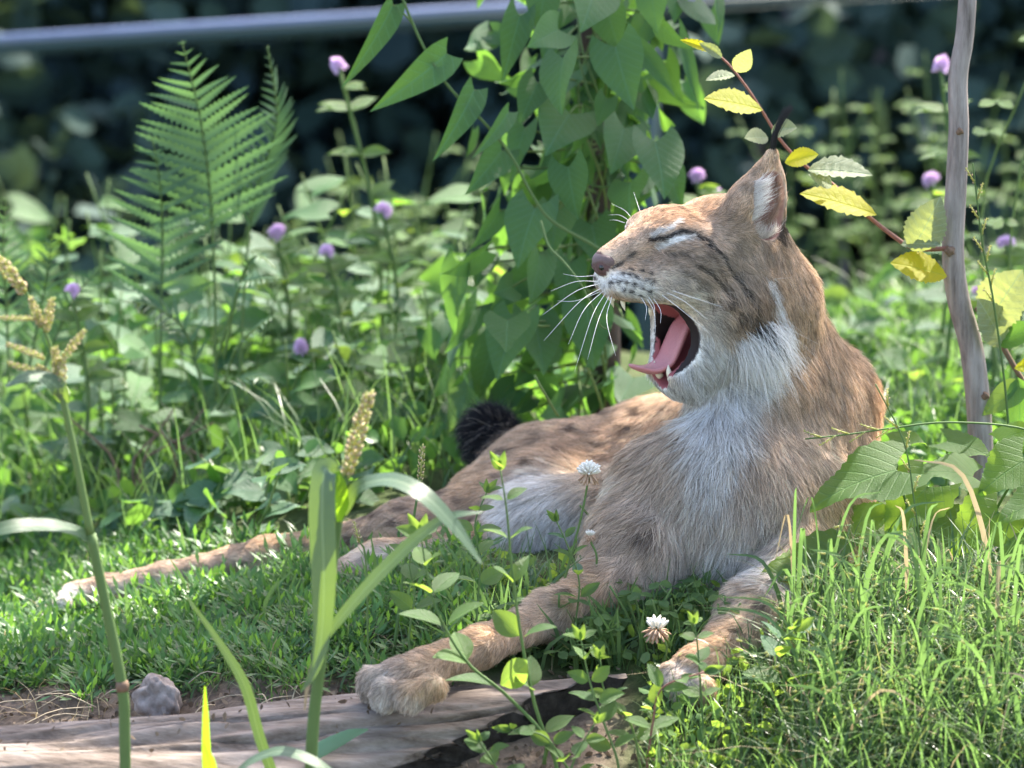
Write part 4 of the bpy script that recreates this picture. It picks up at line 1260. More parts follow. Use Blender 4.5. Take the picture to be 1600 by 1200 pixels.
def put_leaf(me, base, tip, normal, parent, root, width=1.0, name=None):
    """lay a unit leaf from base to tip with its face towards normal"""
    base = np.asarray(base, float); tip = np.asarray(tip, float)
    x = tip - base; L = np.linalg.norm(x); x = x / (L + 1e-12)
    nrm = np.asarray(normal, float); z = nrm - x * (nrm @ x)
    if np.linalg.norm(z) < 1e-4: z = np.cross(x, [0.3, 1, .2])
    z /= np.linalg.norm(z); y = np.cross(z, x)
    o = bpy.data.objects.new(name or me.name, me)
    M = Matrix(((x[0] * L, y[0] * L * width, z[0] * L, base[0] - root[0]), (x[1] * L, y[1] * L * width, z[1] * L, base[1] - root[1]),
                (x[2] * L, y[2] * L * width, z[2] * L, base[2] - root[2]), (0, 0, 0, 1)))
    o.matrix_basis = M
    link(o, parent)
    return o

def put_stem(pts, r0, r1, mat, parent, root, name='stem', n=6, seg=12):
    p = spline(pts, seg)
    V, F = tube_data(p - np.asarray(root), np.linspace(r0, r1, seg), n)
    return obj(name, mesh(name, V, F, mat), parent), p
TOCAM = np.array([0, -1, .18])
def rnd(s=1.0): return rng.normal(0, s, 3)

# =================================================================== the vine on its post
vy_ = .78
root = W(945, 700, vy_ + .05); root[2] = float(ground_z(root[0], root[1]))
vine = thing('bindweed_vine', 'bindweed vine with big heart shaped leaves climbing a dark post', 'vine', tuple(root))
post_m = wood_material('post_bark', (.02, .016, .013), (.06, .045, .038), (.12, .09, .08), (40, 40, 6), .9)
vpost = thing('wooden_post', 'dark rough wooden post wrapped in bindweed leaves', 'post', tuple(root))
put_stem([root, W(948, 520, vy_ + .06), W(935, 330, vy_ + .06), W(925, 120, vy_ + .05), W(918, -60, vy_ + .05), W(912, -420, vy_ + .05)], PX(24, vy_), PX(17, vy_), post_m, vpost, root, 'trunk', 10, 20)
VL = [  # base x,y  tip x,y  width factor, depth, kind
    (880, 90, 858, 190, 1.15, .62, 'heart'), (962, 74, 990, 182, 1.0, .62, 'heart'), (888, 262, 900, 356, 1.0, .60, 'heart'), (836, 326, 796, 426, 1.05, .58, 'heart'),
    (1024, 222, 1050, 318, 1.1, .60, 'heart'), (985, 285, 975, 340, 1.6, .62, 'heart'), (812, 26, 782, 138, .8, .64, 'arrow'), (872, 46, 826, 70, 1.0, .60, 'heart'),
    (1018, -12, 1026, 64, 1.0, .62, 'heart'), (784, 236, 734, 306, .9, .62, 'arrow'), (890, 178, 850, 238, 1.2, .66, 'heart'), (948, 155, 932, 204, 1.0, .64, 'heart'),
    (1028, 158, 1038, 214, 1.2, .76, 'lime_heart'), (776, 260, 763, 317, .9, .7, 'lime_heart'), (1000, 80, 1072, 155, .7, .66, 'arrow'), (1034, 40, 1080, 92, .9, .66, 'arrow'),
    (843, 395, 838, 494, 1.0, .60, 'heart'), (717, 415, 691, 542, .8, .64, 'arrow'), (918, 478, 928, 594, 1.0, .64, 'heart'), (806, 500, 764, 600, 1.0, .60, 'heart'),
    (793, 500, 790, 545, 1.2, .54, 'lime_heart'), (800, 448, 772, 458, 1.5, .58, 'heart'), (922, 606, 856, 642, 1.5, .66, 'heart'), (836, 588, 870, 604, 1.2, .62, 'heart'),
    (806, 610, 745, 648, 1.2, .66, 'heart'), (876, 634, 850, 655, 1.2, .60, 'heart'), (974, 498, 996, 545, 1.0, .66, 'heart'), (990, 590, 965, 628, 1.4, .68, 'heart'),
    (1010, 30, 985, 90, 1.1, .72, 'lime_heart'), (850, -10, 840, 60, 1.1, .66, 'heart'), (930, -20, 915, 50, 1.1, .66, 'heart'), (975, 200, 960, 275, 1.0, .66, 'heart'),
    (1040, 100, 1062, 170, .9, .74, 'lime_heart'), (840, 130, 806, 200, .9, .66, 'heart'), (820, 200, 790, 285, .9, .66, 'arrow'), (925, 350, 940, 420, 1.1, .7, 'heart'),
    (870, 330, 862, 400, 1.0, .64, 'heart'), (780, 330, 742, 400, .8, .66, 'arrow'), (760, 390, 705, 450, .9, .66, 'arrow'), (890, 410, 880, 490, 1.0, .66, 'heart'),
    (745, 480, 700, 560, .8, .68, 'arrow'), (835, 500, 860, 590, 1.0, .66, 'heart'), (1045, 265, 1066, 330, .9, .72, 'arrow'), (960, 410, 985, 480, 1.0, .72, 'heart'),
    (1060, 60, 1110, 180, .35, .7, 'arrow'), (1110, -30, 1150, 60, .4, .66, 'arrow'), (950, 20, 968, 90, 1.0, .7, 'lime_heart'), (905, 240, 930, 300, 1.0, .72, 'lime_heart'),
    (770, 545, 735, 640, .9, .66, 'heart'), (700, 560, 690, 640, .9, .72, 'heart'), (720, 640, 660, 690, .9, .72, 'heart'), (740, 590, 690, 680, .8, .7, 'grey'),
]
for bx, by, tx, ty, wf, Y, kd in VL:
    Y += .10 if by > 540 else 0
    tx, ty = bx + (tx - bx) * .80, by + (ty - by) * .80
    b = W(bx, by, Y + .02); t = W(tx, ty, Y - rng.uniform(.0, .05))
    nrm = TOCAM + rnd(.42)
    put_leaf(LM[kd], b, t, nrm, vine, root, wf, 'leaf')
    pe = W(925 + rng.normal(0, 12), by - 15 + rng.normal(0, 12), vy_ + .02)
    put_stem([b + [0, .0, 0], (b + pe) / 2 + rnd(.008), pe], PX(2.2), PX(2.0), stem_m, vine, root, 'leaf_stalk', 5, 6)
for i in range(205):
    py = rng.uniform(-40, 690) if i % 8 else rng.uniform(-400, -20)
    cx = 905 - (py > 430) * 55 + (40 if py < 250 else 0)
    bx = cx + rng.normal(0, 62 if py < 430 else 78)
    Y = rng.uniform(.72, .98)
    L = rng.uniform(30, 68)
    a = math.pi / 2 + rng.normal(0, .45) + (bx - 920) * -.003
    kd = rng.choice(['heart', 'arrow', 'heart2', 'heart', 'lime_heart', 'arrow'])
    b = W(bx, py, Y); t = W(bx + L * math.cos(a), py + L * math.sin(a), Y + rng.normal(-.02, .03))
    put_leaf(LM[kd], b, t, TOCAM * .8 + rnd(.65), vine, root, rng.uniform(.8, 1.15), 'leaf')
for k in range(5):     # twining stems
    ph = k * 1.4
    pts = [W(925 + 22 * math.sin(ph + j * 1.1), 690 - j * 62, vy_ + .03 + .04 * math.cos(ph + j * 1.1) - .04) for j in range(13)]
    put_stem(pts, PX(2.6), PX(2.0), stem_m, vine, root, 'stem', 6, 50)
strand = thing('bindweed_vine', 'second bindweed strand with smaller leaves on the back of the post', 'vine', tuple(root))
for i in range(170):
    py = rng.uniform(-60, 680)
    bx = (900 if py < 430 else 850) + rng.normal(0, 70)
    Y = rng.uniform(.80, 1.02); L = rng.uniform(26, 58)
    a = math.pi / 2 + rng.normal(0, .6)
    put_leaf(LM[rng.choice(['heart', 'arrow', 'heart2'])], W(bx, py, Y), W(bx + L * math.cos(a), py + L * math.sin(a), Y - .02), TOCAM * .7 + rnd(.7), strand, root, rng.uniform(.8, 1.1), 'leaf')
put_stem([root, W(940, 520, vy_ + .12), W(950, 330, vy_ + .1), W(915, 120, vy_ + .12), W(925, -60, vy_ + .1)], PX(3), PX(2), stem_m, strand, root, 'stem', 6, 30)
# free shoot that arches out over the clover, and a tendril by the whiskers
sh = [(618, -30), (640, 25), (668, 85), (705, 140), (760, 195), (800, 245), (830, 302), (862, 345), (930, 385), (960, 410)]
put_stem([W(x, y, .55 + .0 * i) for i, (x, y) in enumerate(sh)], PX(2.6), PX(3.0), stem_m, vine, root, 'shoot', 6, 40)
for bx, by, tx, ty, w, kd, sx, sy in ((614, 8, 558, 128, .8, 'narrow', 648, 42), (698, 84, 602, 168, 1.2, 'narrow', 682, 108), (741, 140, 700, 240, 1.1, 'narrow', 742, 178), (795, 175, 760, 235, .9, 'narrow', 775, 215)):
    b, t = W(bx, by, .56), W(tx, ty, .50)
    put_leaf(LM[kd], b, t, np.array([.55, -1, .25]), vine, root, w, 'leaf')
    put_stem([b, W((bx + sx) / 2 + 4, (by + sy) / 2, .56), W(sx, sy, .55)], PX(1.8), PX(2.0), stem_m, vine, root, 'leaf_stalk', 5, 6)
put_stem([W(845, 345, .40), W(858, 385, .38), W(880, 408, .36), W(905, 440, .34), W(925, 478, .33), W(938, 508, .33), W(952, 514, .33), W(956, 508, .33)], PX(2.4), PX(1.2), stem_m, vine, root, 'tendril', 6, 30)
put_stem([W(835, 586, .42), W(848, 610, .42), W(872, 650, .44)], PX(2.5), PX(2.2), stem_m, vine, root, 'tendril', 6, 12)

# =================================================================== fern
fr = W(335, 800, .95); fr[2] = float(ground_z(fr[0], fr[1]))
fern = thing('fern', 'bright green fern with upright fronds rising from the bed of leaves', 'fern', tuple(fr))
def frond(path, Y, nl, lmax, tilt, side=(1, 1), start=.30, face=TOCAM, droop=.0, curl=0.0):
    pts = [W(x, y, Y + dy) for (x, y, dy) in path]
    st, p = put_stem(pts, PX(3.2), PX(1.0), stem_m, fern, fr, 'frond', 6, 40)
    P = spline(pts, 200)
    for i in range(nl):
        f = i / (nl - 1)
        q = P[int((start + (1 - start) * .985 * f) * 199)]
        tg = P[min(199, int((start + (1 - start) * .985 * f) * 199) + 3)] - P[max(0, int((start + (1 - start) * .985 * f) * 199) - 3)]
        tg /= np.linalg.norm(tg)
        fc = np.asarray(face, float); fc = fc / np.linalg.norm(fc)
        sd = np.cross(tg, fc); sd /= np.linalg.norm(sd)
        L = PX(lmax, Y) * (math.sin(math.pi * (.22 + .78 * (1 - f)) * .62) ** 1.0) * (1 - f ** 2.6 * .92) + PX(5)
        for s in (-1, 1):
            if not side[0 if s < 0 else 1]: continue
            d = sd * s * math.cos(tilt) + tg * math.sin(tilt) + np.array([0, 0, -droop]) + rnd(.05)
            d /= np.linalg.norm(d)
            put_leaf(LM['pinna'], q, q + d * L * rng.uniform(.9, 1.08), fc + rnd(.15) + sd * s * curl, st, fr + 0, rng.uniform(.78, .98) * (1 + .5 * f), 'pinna')
            o = st.children[-1] if False else None
frond([(338, 620, 0), (335, 430, 0), (328, 300, -.02), (312, 180, -.04), (284, 64, -.06)], .92, 18, 122, R(34), (1, 1), .40, TOCAM, .12)
frond([(372, 640, .05), (384, 420, .05), (400, 300, .05), (432, 190, .03), (418, 72, .0)], .95, 22, 74, R(45), (1, 1), .38, np.array([.75, -.6, .2]), .1)
frond([(250, 640, 0), (252, 470, 0), (254, 380, 0), (250, 290, -.03), (238, 215, -.06)], .90, 12, 104, R(32), (1, 1), .25, TOCAM, .1)
frond([(350, 600, 0), (372, 540, -.03), (412, 505, -.06), (440, 490, -.10)], .86, 10, 34, R(50), (1, 1), .2, np.array([0, -.5, 1]))
frond([(340, 640, 0), (365, 600, -.03), (400, 590, -.05), (422, 600, -.10)], .84, 10, 34, R(50), (1, 1), .2, np.array([0, -.4, 1]))
frond([(350, 560, .0), (372, 455, -.03), (400, 438, -.06), (445, 436, -.1)], .84, 12, 34, R(50), (1, 1), .2, np.array([0, -.4, 1]))
frond([(325, 640, 0), (290, 520, 0), (240, 480, -.03), (190, 470, -.06)], .88, 12, 46, R(45), (1, 1), .2, np.array([0, -.7, .8]))
frond([(340, 560, 0), (375, 440, -.02), (400, 400, -.05), (432, 420, -.1)], .88, 10, 32, R(50), (1, 1), .2, np.array([.2, -.4, 1]))
f2 = W(20, 620, .95); f2[2] = float(ground_z(f2[0], f2[1]))
fern, fr_keep, fr = thing('fern', 'smaller fern with narrow fronds beside a purple clover head', 'fern', tuple(f2)), fr, f2
frond([(15, 600, 0), (10, 480, 0), (5, 390, -.02), (8, 310, -.04)], .95, 14, 50, R(38), (1, 1), .2)
frond([(40, 600, 0), (60, 500, 0), (75, 420, -.02), (82, 350, -.04)], .97, 13, 44, R(40), (1, 1), .2)
frond([(60, 600, 0), (90, 520, 0), (120, 460, -.02), (160, 415, -.04)], .93, 12, 40, R(40), (1, 1), .2)

# =================================================================== herbs, clover, bed of leaves
pink_m = plain('clover_pink', (.68, .46, .70), .6, .2, 0, 400, .35)
white_m = plain('clover_white', (.78, .74, .66), .6, .2, 0, 400, .15)
tan_m = plain('clover_faded', (.46, .30, .20), .8, .2, 0, 400, .3)
def flower_head_mesh(name, mat, mat2=None, n=70, lower=.0):
    """a clover head: narrow florets around a ball"""
    V = []; F = []; mi = []
    for i in range(n):
        z = 1 - 2 * (i + .5) / n; a = i * 2.39996
        r = math.sqrt(1 - z * z)
        d = np.array([r * math.cos(a), r * math.sin(a), z])
        if z < -.75: continue
        d2 = d + np.array([0, 0, .5]); d2 /= np.linalg.norm(d2)
        u = np.cross(d2, [.3, .2, 1]); u /= np.linalg.norm(u); w = np.cross(d2, u)
        b0 = d * .35; L = .75 + .2 * rng.random()
        if z < lower: d2 = d + np.array([0, 0, -.6]); d2 /= np.linalg.norm(d2)
        k = len(V)
        for (f, rr) in ((0, .06), (.55, .13), (.9, .10)):
            for q in range(4):
                an = q * math.pi / 2
                V.append(b0 + d2 * L * f + rr * (math.cos(an) * u + math.sin(an) * w))
        V.append(b0 + d2 * L)
        for s in range(2):
            for q in range(4):
                F.append((k + s * 4 + q, k + s * 4 + (q + 1) % 4, k + s * 4 + 4 + (q + 1) % 4, k + s * 4 + 4 + q)); mi.append(1 if (mat2 and z < lower) else 0)
        for q in range(4):
            F.append((k + 8 + q, k + 8 + (q + 1) % 4, k + 12)); mi.append(1 if (mat2 and z < lower) else 0)
    me = mesh(name, V, F, [mat, mat2] if mat2 else [mat])
    me.polygons.foreach_set('material_index', mi)
    return me
PINK = flower_head_mesh('flower_head', pink_m, pink_m, 70, -.95)
WHITEF = flower_head_mesh('flower_head', white_m, tan_m, 64, -.15)
WILT = flower_head_mesh('flower_head', white_m, tan_m, 50, .45)

def herb(name, label, cat, px, py, height, leafkey, leafsize, nleaf, nstem=3, spread=.35, flower=None, group=None, Y=None, mat=None, lean=(0, 0), tri=False, fsize=.011, up=.35):
    """leafy plant standing where the photo pixel meets the ground (or at depth Y)"""
    if Y is None: base = on_ground(px, py)
    else:
        base = W(px, py, Y); base[2] = float(ground_z(base[0], base[1]))
    t = thing(name, label, cat, tuple(base), group)
    root = base
    for s in range(nstem):
        a = rng.random() * 2 * math.pi; hgt = height * rng.uniform(.7, 1.05)
        top = base + np.array([math.cos(a) * spread * hgt * rng.random() + lean[0] * hgt, math.sin(a) * spread * hgt * rng.random() + lean[1] * hgt, hgt])
        mid = (base + top) / 2 + rnd(.06 * hgt)
        st, p = put_stem([base - [0, 0, .01], mid, top], .0022, .0012, mat or stem_m, t, root, 'stem', 5, 9)
        per = max(1, nleaf // nstem)
        for i in range(per):
            f = .22 + .78 * (i + rng.random()) / per
            q = p[min(8, int(f * 8))]
            az = i * 2.4 + a + rng.normal(0, .3)
            d = np.array([math.cos(az), math.sin(az) * .8, up + rng.normal(0, .25)]); d /= np.linalg.norm(d)
            L = leafsize * rng.uniform(.65, 1.2)
            key = leafkey if isinstance(leafkey, str) else leafkey[rng.integers(len(leafkey))]
            if tri:
                hub = q + d * L * .9
                put_stem([q, hub], .0009, .0007, stem_m, st, root, 'leaf_stalk', 4, 3)
                side = np.cross(d, [0, 0, 1]); side /= np.linalg.norm(side)
                for an in (-1.9, 0, 1.9):
                    dd = d * math.cos(an) * .9 + side * math.sin(an); dd[2] = -.12 + rng.normal(0, .12); dd /= np.linalg.norm(dd)
                    put_leaf(LM[key], hub, hub + dd * L * .8, np.array([0, -.35, 1]) + rnd(.25), st, root, 1.1, 'leaflet')
            else:
                tip = q + d * L; tip[2] -= L * .25
                put_leaf(LM[key], q + d * L * .12, tip, np.array([0, -.45, 1]) + rnd(.35), st, root, rng.uniform(.85, 1.15), 'leaf')
        if flower is not None and s < flower[1]:
            o = bpy.data.objects.new('flower_head', flower[0]); link(o, st); o.location = top - root; o.scale = (fsize,) * 3
            o.rotation_euler = (rng.normal(0, .3), rng.normal(0, .3), rng.random() * 6)
    return t
# =================================================================== grass and ground cover (uncountable)
def inside_lynx(P, pad=.0):
    i = [np.clip(np.searchsorted(g, P[:, k]), 0, len(g) - 1) for k, g in enumerate((gx, gy, gz))]
    return D[i[0], i[1], i[2]] < pad
def ground_points(n, x0, x1, y0, y1):
    """points on the bank seen between photo pixels (x0..x1, y0..y1)"""
    c = [on_ground(x, y, 16) for x in (x0, (x0 + x1) / 2, x1) for y in (y0, y1)]
    c = np.array(c)
    ya, yb = c[:, 1].min(), c[:, 1].max()
    X = rng.uniform(c[:, 0].min() - .1, c[:, 0].max() + .1, n * 3); Yv = rng.uniform(ya, yb, n * 3)
    P = np.c_[X, Yv, ground_z(X, Yv)]
    x, y = project(P)
    P = P[(x > x0) & (x < x1) & (y > y0) & (y < y1)][:n]
    keep = ~(inside_lynx(P + [0, 0, .012], .004) | inside_lynx(P + [0, 0, .045], .004))
    P = P[keep]
    q = P - LA                                   # nothing grows out of the log
    s = q @ LAX; dd = np.linalg.norm(q - s[:, None] * LAX, axis=1)
    inlog = (dd < .10) & (((P - LB) @ CUTN) < .0)
    return P[~inlog]
def blades(P, h0, h1, w, bend=.5, lv=5, lean=(0, 0)):
    n = len(P)
    h = h0 + (h1 - h0) * rng.random(n) ** 1.6
    az = rng.random(n) * 2 * math.pi
    d = np.stack([np.cos(az) + lean[0], np.sin(az) + lean[1], np.zeros(n)], 1)
    d /= np.linalg.norm(d, axis=1, keepdims=True) + 1e-9
    b = bend * (.15 + 1.1 * rng.random(n))
    sd = np.cross(d, [0, 0, 1]) + d * rng.normal(0, .5, (n, 1)); sd /= np.linalg.norm(sd, axis=1, keepdims=True)
    ww = w * (.6 + .7 * rng.random(n))
    V = np.zeros((n, lv, 2, 3))
    for i in range(lv):
        t = i / (lv - 1)
        c = P + d * (h * b * t ** 1.8 + h * .12 * t)[:, None] + np.array([0, 0, 1]) * (h * (t - .42 * b * t ** 2.5))[:, None]
        k = (ww * (1 - t ** 1.5) + .00012)[:, None]
        V[:, i, 0] = c - sd * k; V[:, i, 1] = c + sd * k
    V = V.reshape(-1, 3)
    o = np.arange(n)[:, None] * lv * 2
    F = np.concatenate([o + np.array([[2 * i, 2 * i + 1, 2 * i + 3, 2 * i + 2]]) for i in range(lv - 1)])
    return V, F
def grass(name, label, P, h0, h1, w, bend, mat=None, lv=5, lean=(0, 0)):
    V, F = blades(P, h0, h1, w, bend, lv, lean)
    return tag(obj(name, mesh_np(name, V, F, mat or GREENS['grass'])), label, 'grass', kind='stuff')
def ground_cover(name, label, P, size, hgt, mat, cat='ground cover', wide=.3):
    P = P + np.c_[np.zeros((len(P), 2)), rng.random(len(P)) ** 1.5 * hgt]
    V, F = leaf_cloud(P, 1, .004, size, wide=wide)
    return tag(obj(name, mesh_np(name, V, F, mat)), label, cat, kind='stuff')

def clear_log(P):
    x, y = project(P)
    return P[~((x < 1010) & (y > 1052))]
def back(P): return P[P[:, 1] > .64]
def patchy(P):
    x, y = project(P)
    nz = np.sin(x * .021 + 2 * np.sin(y * .03)) * np.sin(y * .034 + 1.7 * np.sin(x * .017)) + .5 * np.sin(x * .05 + y * .06)
    edge = sstep(1092, 1050, y + 26 * nz)              # the turf frays out towards the soil by the log
    return P[(rng.random(len(P)) < np.clip(.75 + .35 * nz, .15, 1) * edge)]
def rosettes(name, label, P, per, size, mat):
    """feathery little rosettes: narrow leaflets fanning out from a centre"""
    n = len(P); C = np.repeat(P, per, 0); N_ = len(C)
    az = rng.random(N_) * 2 * math.pi; el = rng.uniform(.15, 1.1, N_)
    d = np.stack([np.cos(az) * np.cos(el), np.sin(az) * np.cos(el), np.sin(el)], 1)
    f = np.repeat(rng.uniform(.6, 1.3, n), per)[:, None] * size
    t = rng.random((N_, 1))
    sd = np.cross(d, rng.normal(0, 1, (N_, 3))); sd /= np.linalg.norm(sd, axis=1, keepdims=True)
    A = C + d * f * t * .7 + [0, 0, .002]
    dd = d + sd * rng.normal(0, .6, (N_, 1)); dd /= np.linalg.norm(dd, axis=1, keepdims=True)
    L = f * .38
    w = np.cross(dd, [0.2, -.3, 1]); w /= np.linalg.norm(w, axis=1, keepdims=True)
    V = np.stack([A, A + dd * L * .5 + w * L * .13, A + dd * L, A + dd * L * .5 - w * L * .13], 1).reshape(-1, 3)
    return tag(obj(name, mesh_np(name, V, np.arange(N_ * 4).reshape(N_, 4), mat)), label, 'ground cover', kind='stuff')
rosettes('ground_cover', 'feathery chamomile like rosettes spread over the slope', patchy(ground_points(1100, -60, 740, 870, 1140)), 42, .046, GREENS['herb'])
grass('grass', 'tall sunlit grass tussock beside the crouching forepaw', ground_points(4200, 1250, 1700, 930, 1300), .035, .13, .0019, .95)
grass('grass', 'pale dry stalks mixed through the tall grass tussock', ground_points(330, 1200, 1700, 930, 1300), .05, .14, .0010, 1.2, GREENS['dry'])
grass('grass', 'fine sun bleached blades shining over the tussock', ground_points(500, 1230, 1700, 990, 1300), .04, .13, .0011, 1.1, GREENS['pale'])
grass('grass', 'low grass and clover stems under the chest of the lynx', clear_log(ground_points(3600, 640, 1300, 900, 1250)), .018, .075, .0011, .7)
grass('grass', 'short turf on the slope by the stretched hind leg', patchy(ground_points(11000, -60, 760, 850, 1120)), .012, .05, .0012, 1.0)
grass('grass', 'thin dry straws lying in the short turf', ground_points(420, -60, 900, 900, 1200), .02, .06, .0006, 1.5, GREENS['dry'])
grass('grass', 'long soft grass on the rise behind the shoulder of the lynx', ground_points(5000, 1180, 1760, 330, 760), .05, .17, .0017, .7)
grass('grass', 'grass growing up through the bed of leaves', back(ground_points(5200, -80, 800, 470, 870)), .04, .20, .0016, .6)
ground_cover('ground_cover', 'feathery small leaved mat on the grassy slope', patchy(ground_points(9000, -60, 720, 860, 1120)), .012, .020, GREENS['grass'], wide=.13)
ground_cover('ground_cover', 'small leaves carpeting the soil beneath the herb bed', back(ground_points(5000, -80, 900, 480, 880)), .030, .07, GREENS['herb'])
ground_cover('ground_cover', 'leafy carpet under the grass behind the lynx', ground_points(7000, 1150, 1760, 330, 780), .026, .07, GREENS['herb'])
ground_cover('ground_cover', 'tiny clover leaves between the forelegs', clear_log(ground_points(2600, 640, 1300, 900, 1240)), .014, .03, GREENS['shoot'])

# =================================================================== bed of herbs behind (each plant a thing)
gB = 'leafy herbs in the bed behind the lynx'
def lab(s): return s
for px, py, h in ((40, 770, .20), (110, 790, .19), (170, 745, .25), (60, 700, .27), (150, 690, .30), (220, 705, .30), (120, 650, .33), (10, 650, .31), (200, 640, .33), (290, 700, .26), (330, 650, .30), (70, 610, .36), (250, 620, .33), (180, 780, .20), (310, 760, .20), (380, 690, .26), (-20, 720, .27)):
    herb('nettle', 'toothed leaf nettle in the clump around the ferns', 'nettle', px, py, h, ('nettle', 'nettle', 'herbh', 'grey'), .072, 17, 3, .45, group='nettles around the ferns')
for px, py, h in ((410, 640, .30), (450, 600, .32), (540, 600, .32), (600, 600, .30), (680, 600, .28), (490, 690, .24), (730, 690, .2), (360, 600, .32), (420, 700, .24), (470, 740, .18), (520, 690, .20), (560, 720, .17), (440, 650, .22), (500, 640, .22), (590, 680, .18), (640, 690, .17), (620, 630, .22), (560, 620, .22), (690, 680, .15), (400, 620, .22), (660, 620, .2), (710, 640, .2)):
    herb('leafy_herb', 'low bright green leafy herb between the fern and the vine', 'herb', px, py, h, ('lime_herb', 'herb', 'lime_heart', 'grey_ov', 'herbh'), .066, 17, 3, .5, group='leafy herbs between the fern and the vine')
for px, py, h in ((200, 845, .05), (270, 850, .05), (330, 840, .07), (390, 800, .08), (120, 850, .05), (460, 800, .08), (240, 800, .07), (60, 850, .05), (520, 790, .07)):
    herb('bindweed_seedling', 'low plant with grey green heart leaves in front of the nettle stems', 'plant', px, py, h, ('grey', 'grey', 'lime_heart'), .055, 9, 3, 1.2, group='grey leaved plants along the front of the bed')
herb('bindweed_seedling', 'plant with large pale drooping leaves beside the grass blade', 'plant', 380, 850, .10, 'grey', .075, 7, 2, .6)
for (px, y0, y1, Y, lb) in ((530, 105, 640, 1.25, 'tallest clover with a pale pink head high above the bed'), (598, 330, 640, 1.2, 'clover with a lilac head halfway up behind the tall clover'),
                           (510, 395, 640, 1.2, 'clover with a dull pink head low beside the fern'), (112, 455, 650, .9, 'clover with a purple head beside the small fern'),
                           (470, 545, 700, .9, 'short clover with a rosy head in the middle of the bed'), (430, 365, 640, 1.2, 'clover with a small violet head right behind the fern'),
                           (1470, 105, 560, 1.2, 'tall clover with a pink head behind the sapling trunk'), (1572, 380, 600, 1.1, 'clover with a wide mauve head beyond the sapling'),
                           (1455, 282, 560, 1.3, 'clover with a faint pink head in the grass behind the sapling'), (1088, 275, 560, 1.3, 'clover with a pink head peeping over the head of the lynx'),
                           (1115, 305, 560, 1.4, 'clover with a violet head beside the ear of the lynx'), (1530, 455, 640, 1.0, 'small clover with a violet head at the foot of the sapling')):
    b = W(px + (70 if y0 == 105 and px < 600 else 0), y1, Y); b[2] = float(ground_z(b[0], b[1])); tp_ = W(px, y0, Y)
    t = thing('red_clover', lb, 'clover', tuple(b), 'pink clovers behind the lynx')
    mid = (b + tp_) / 2 + np.array([.02, 0, .01])
    st, p = put_stem([b, mid, tp_], PX(4.5, Y), PX(3.2, Y), stem_m, t, b, 'stem', 6, 16)
    o = bpy.data.objects.new('flower_head', PINK); link(o, st); o.location = tp_ - b; o.scale = (PX(rng.uniform(10, 14), Y), PX(rng.uniform(10, 14), Y), PX(rng.uniform(10, 17), Y)); o.rotation_euler = (rng.normal(0, .5), rng.normal(0, .5), rng.random() * 6)
    for i in range(6):
        q = p[int(15 * (.98 - .1 * i ** 1.15))] if i < 6 else p[4]
        az = i * 2.2
        for an in (-1.0, 0, 1.0):
            d = np.array([math.cos(az + an), .4 * math.sin(az + an) - .2, .25]); d /= np.linalg.norm(d)
            L = PX(34 if i == 0 else 52, Y)
            put_leaf(LM['lime_herb' if i < 4 else 'grey_ov'], q, q + d * L, np.array([0, -.5, .9]) + rnd(.3), st, b, .9, 'leaflet')
for px, py, h in ((1280, 520, .22), (1350, 470, .26), (1410, 520, .22), (1570, 520, .28), (1590, 450, .30), (1450, 450, .28), (1300, 420, .28), (1240, 450, .28), (1380, 400, .3), (1560, 400, .3), (1480, 380, .3), (1620, 600, .25)):
    herb('clover_bush', 'clover bush with three part leaves on the rise behind the lynx', 'clover', px, py, h, 'leaflet', .030, 12, 3, .5, group='clover bushes on the rise behind the lynx', tri=True)
for px, py, h in ((640, 560, .30), (580, 560, .34), (500, 570, .28), (700, 560, .26), (420, 560, .24), (620, 540, .38), (670, 530, .34)):
    herb('clover_bush', 'taller clover bush at the back of the herb bed', 'clover', px, py, h, 'leaflet', .034, 12, 3, .5, group='clover bushes at the back of the herb bed', tri=True)
herb('hanging_shrub', 'leafy shrub twigs hanging beside the top of the sapling', 'shrub', 1590, 560, .62, 'leaflet', .03, 10, 2, .1, Y=.9, tri=True)
for px, py in ((1440, 690), (1390, 700), (1350, 650), (1460, 610), (1580, 660), (1300, 600), (1340, 560), (1400, 590), (1270, 540), (1440, 540), (1570, 580), (1500, 640)):
    herb('broad_weed', 'low weed with pale broad leaves behind the sapling foot', 'weed', px, py, rng.uniform(.06, .16), ('grey', 'herbh', 'lime_herb', 'herb'), .056, 12, 3, .9, group='broad leaved weeds behind the sapling')
# brown bare stems standing in the nettle clump
nb = on_ground(265, 800)
t = thing('dry_stalk_clump', 'clump of brown dry stalks at the foot of the nettles', 'dry stalks', tuple(nb))
for i in range(8):
    b = nb + [rng.normal(0, .03), rng.normal(0, .02), -.01]
    put_stem([b, b + [rng.normal(-.01, .02), .01, .07], b + [rng.normal(-.03, .05), .01, .10 + rng.random() * .05]], .0028, .0014, brown_stem, t, nb, 'stalk', 6, 6)

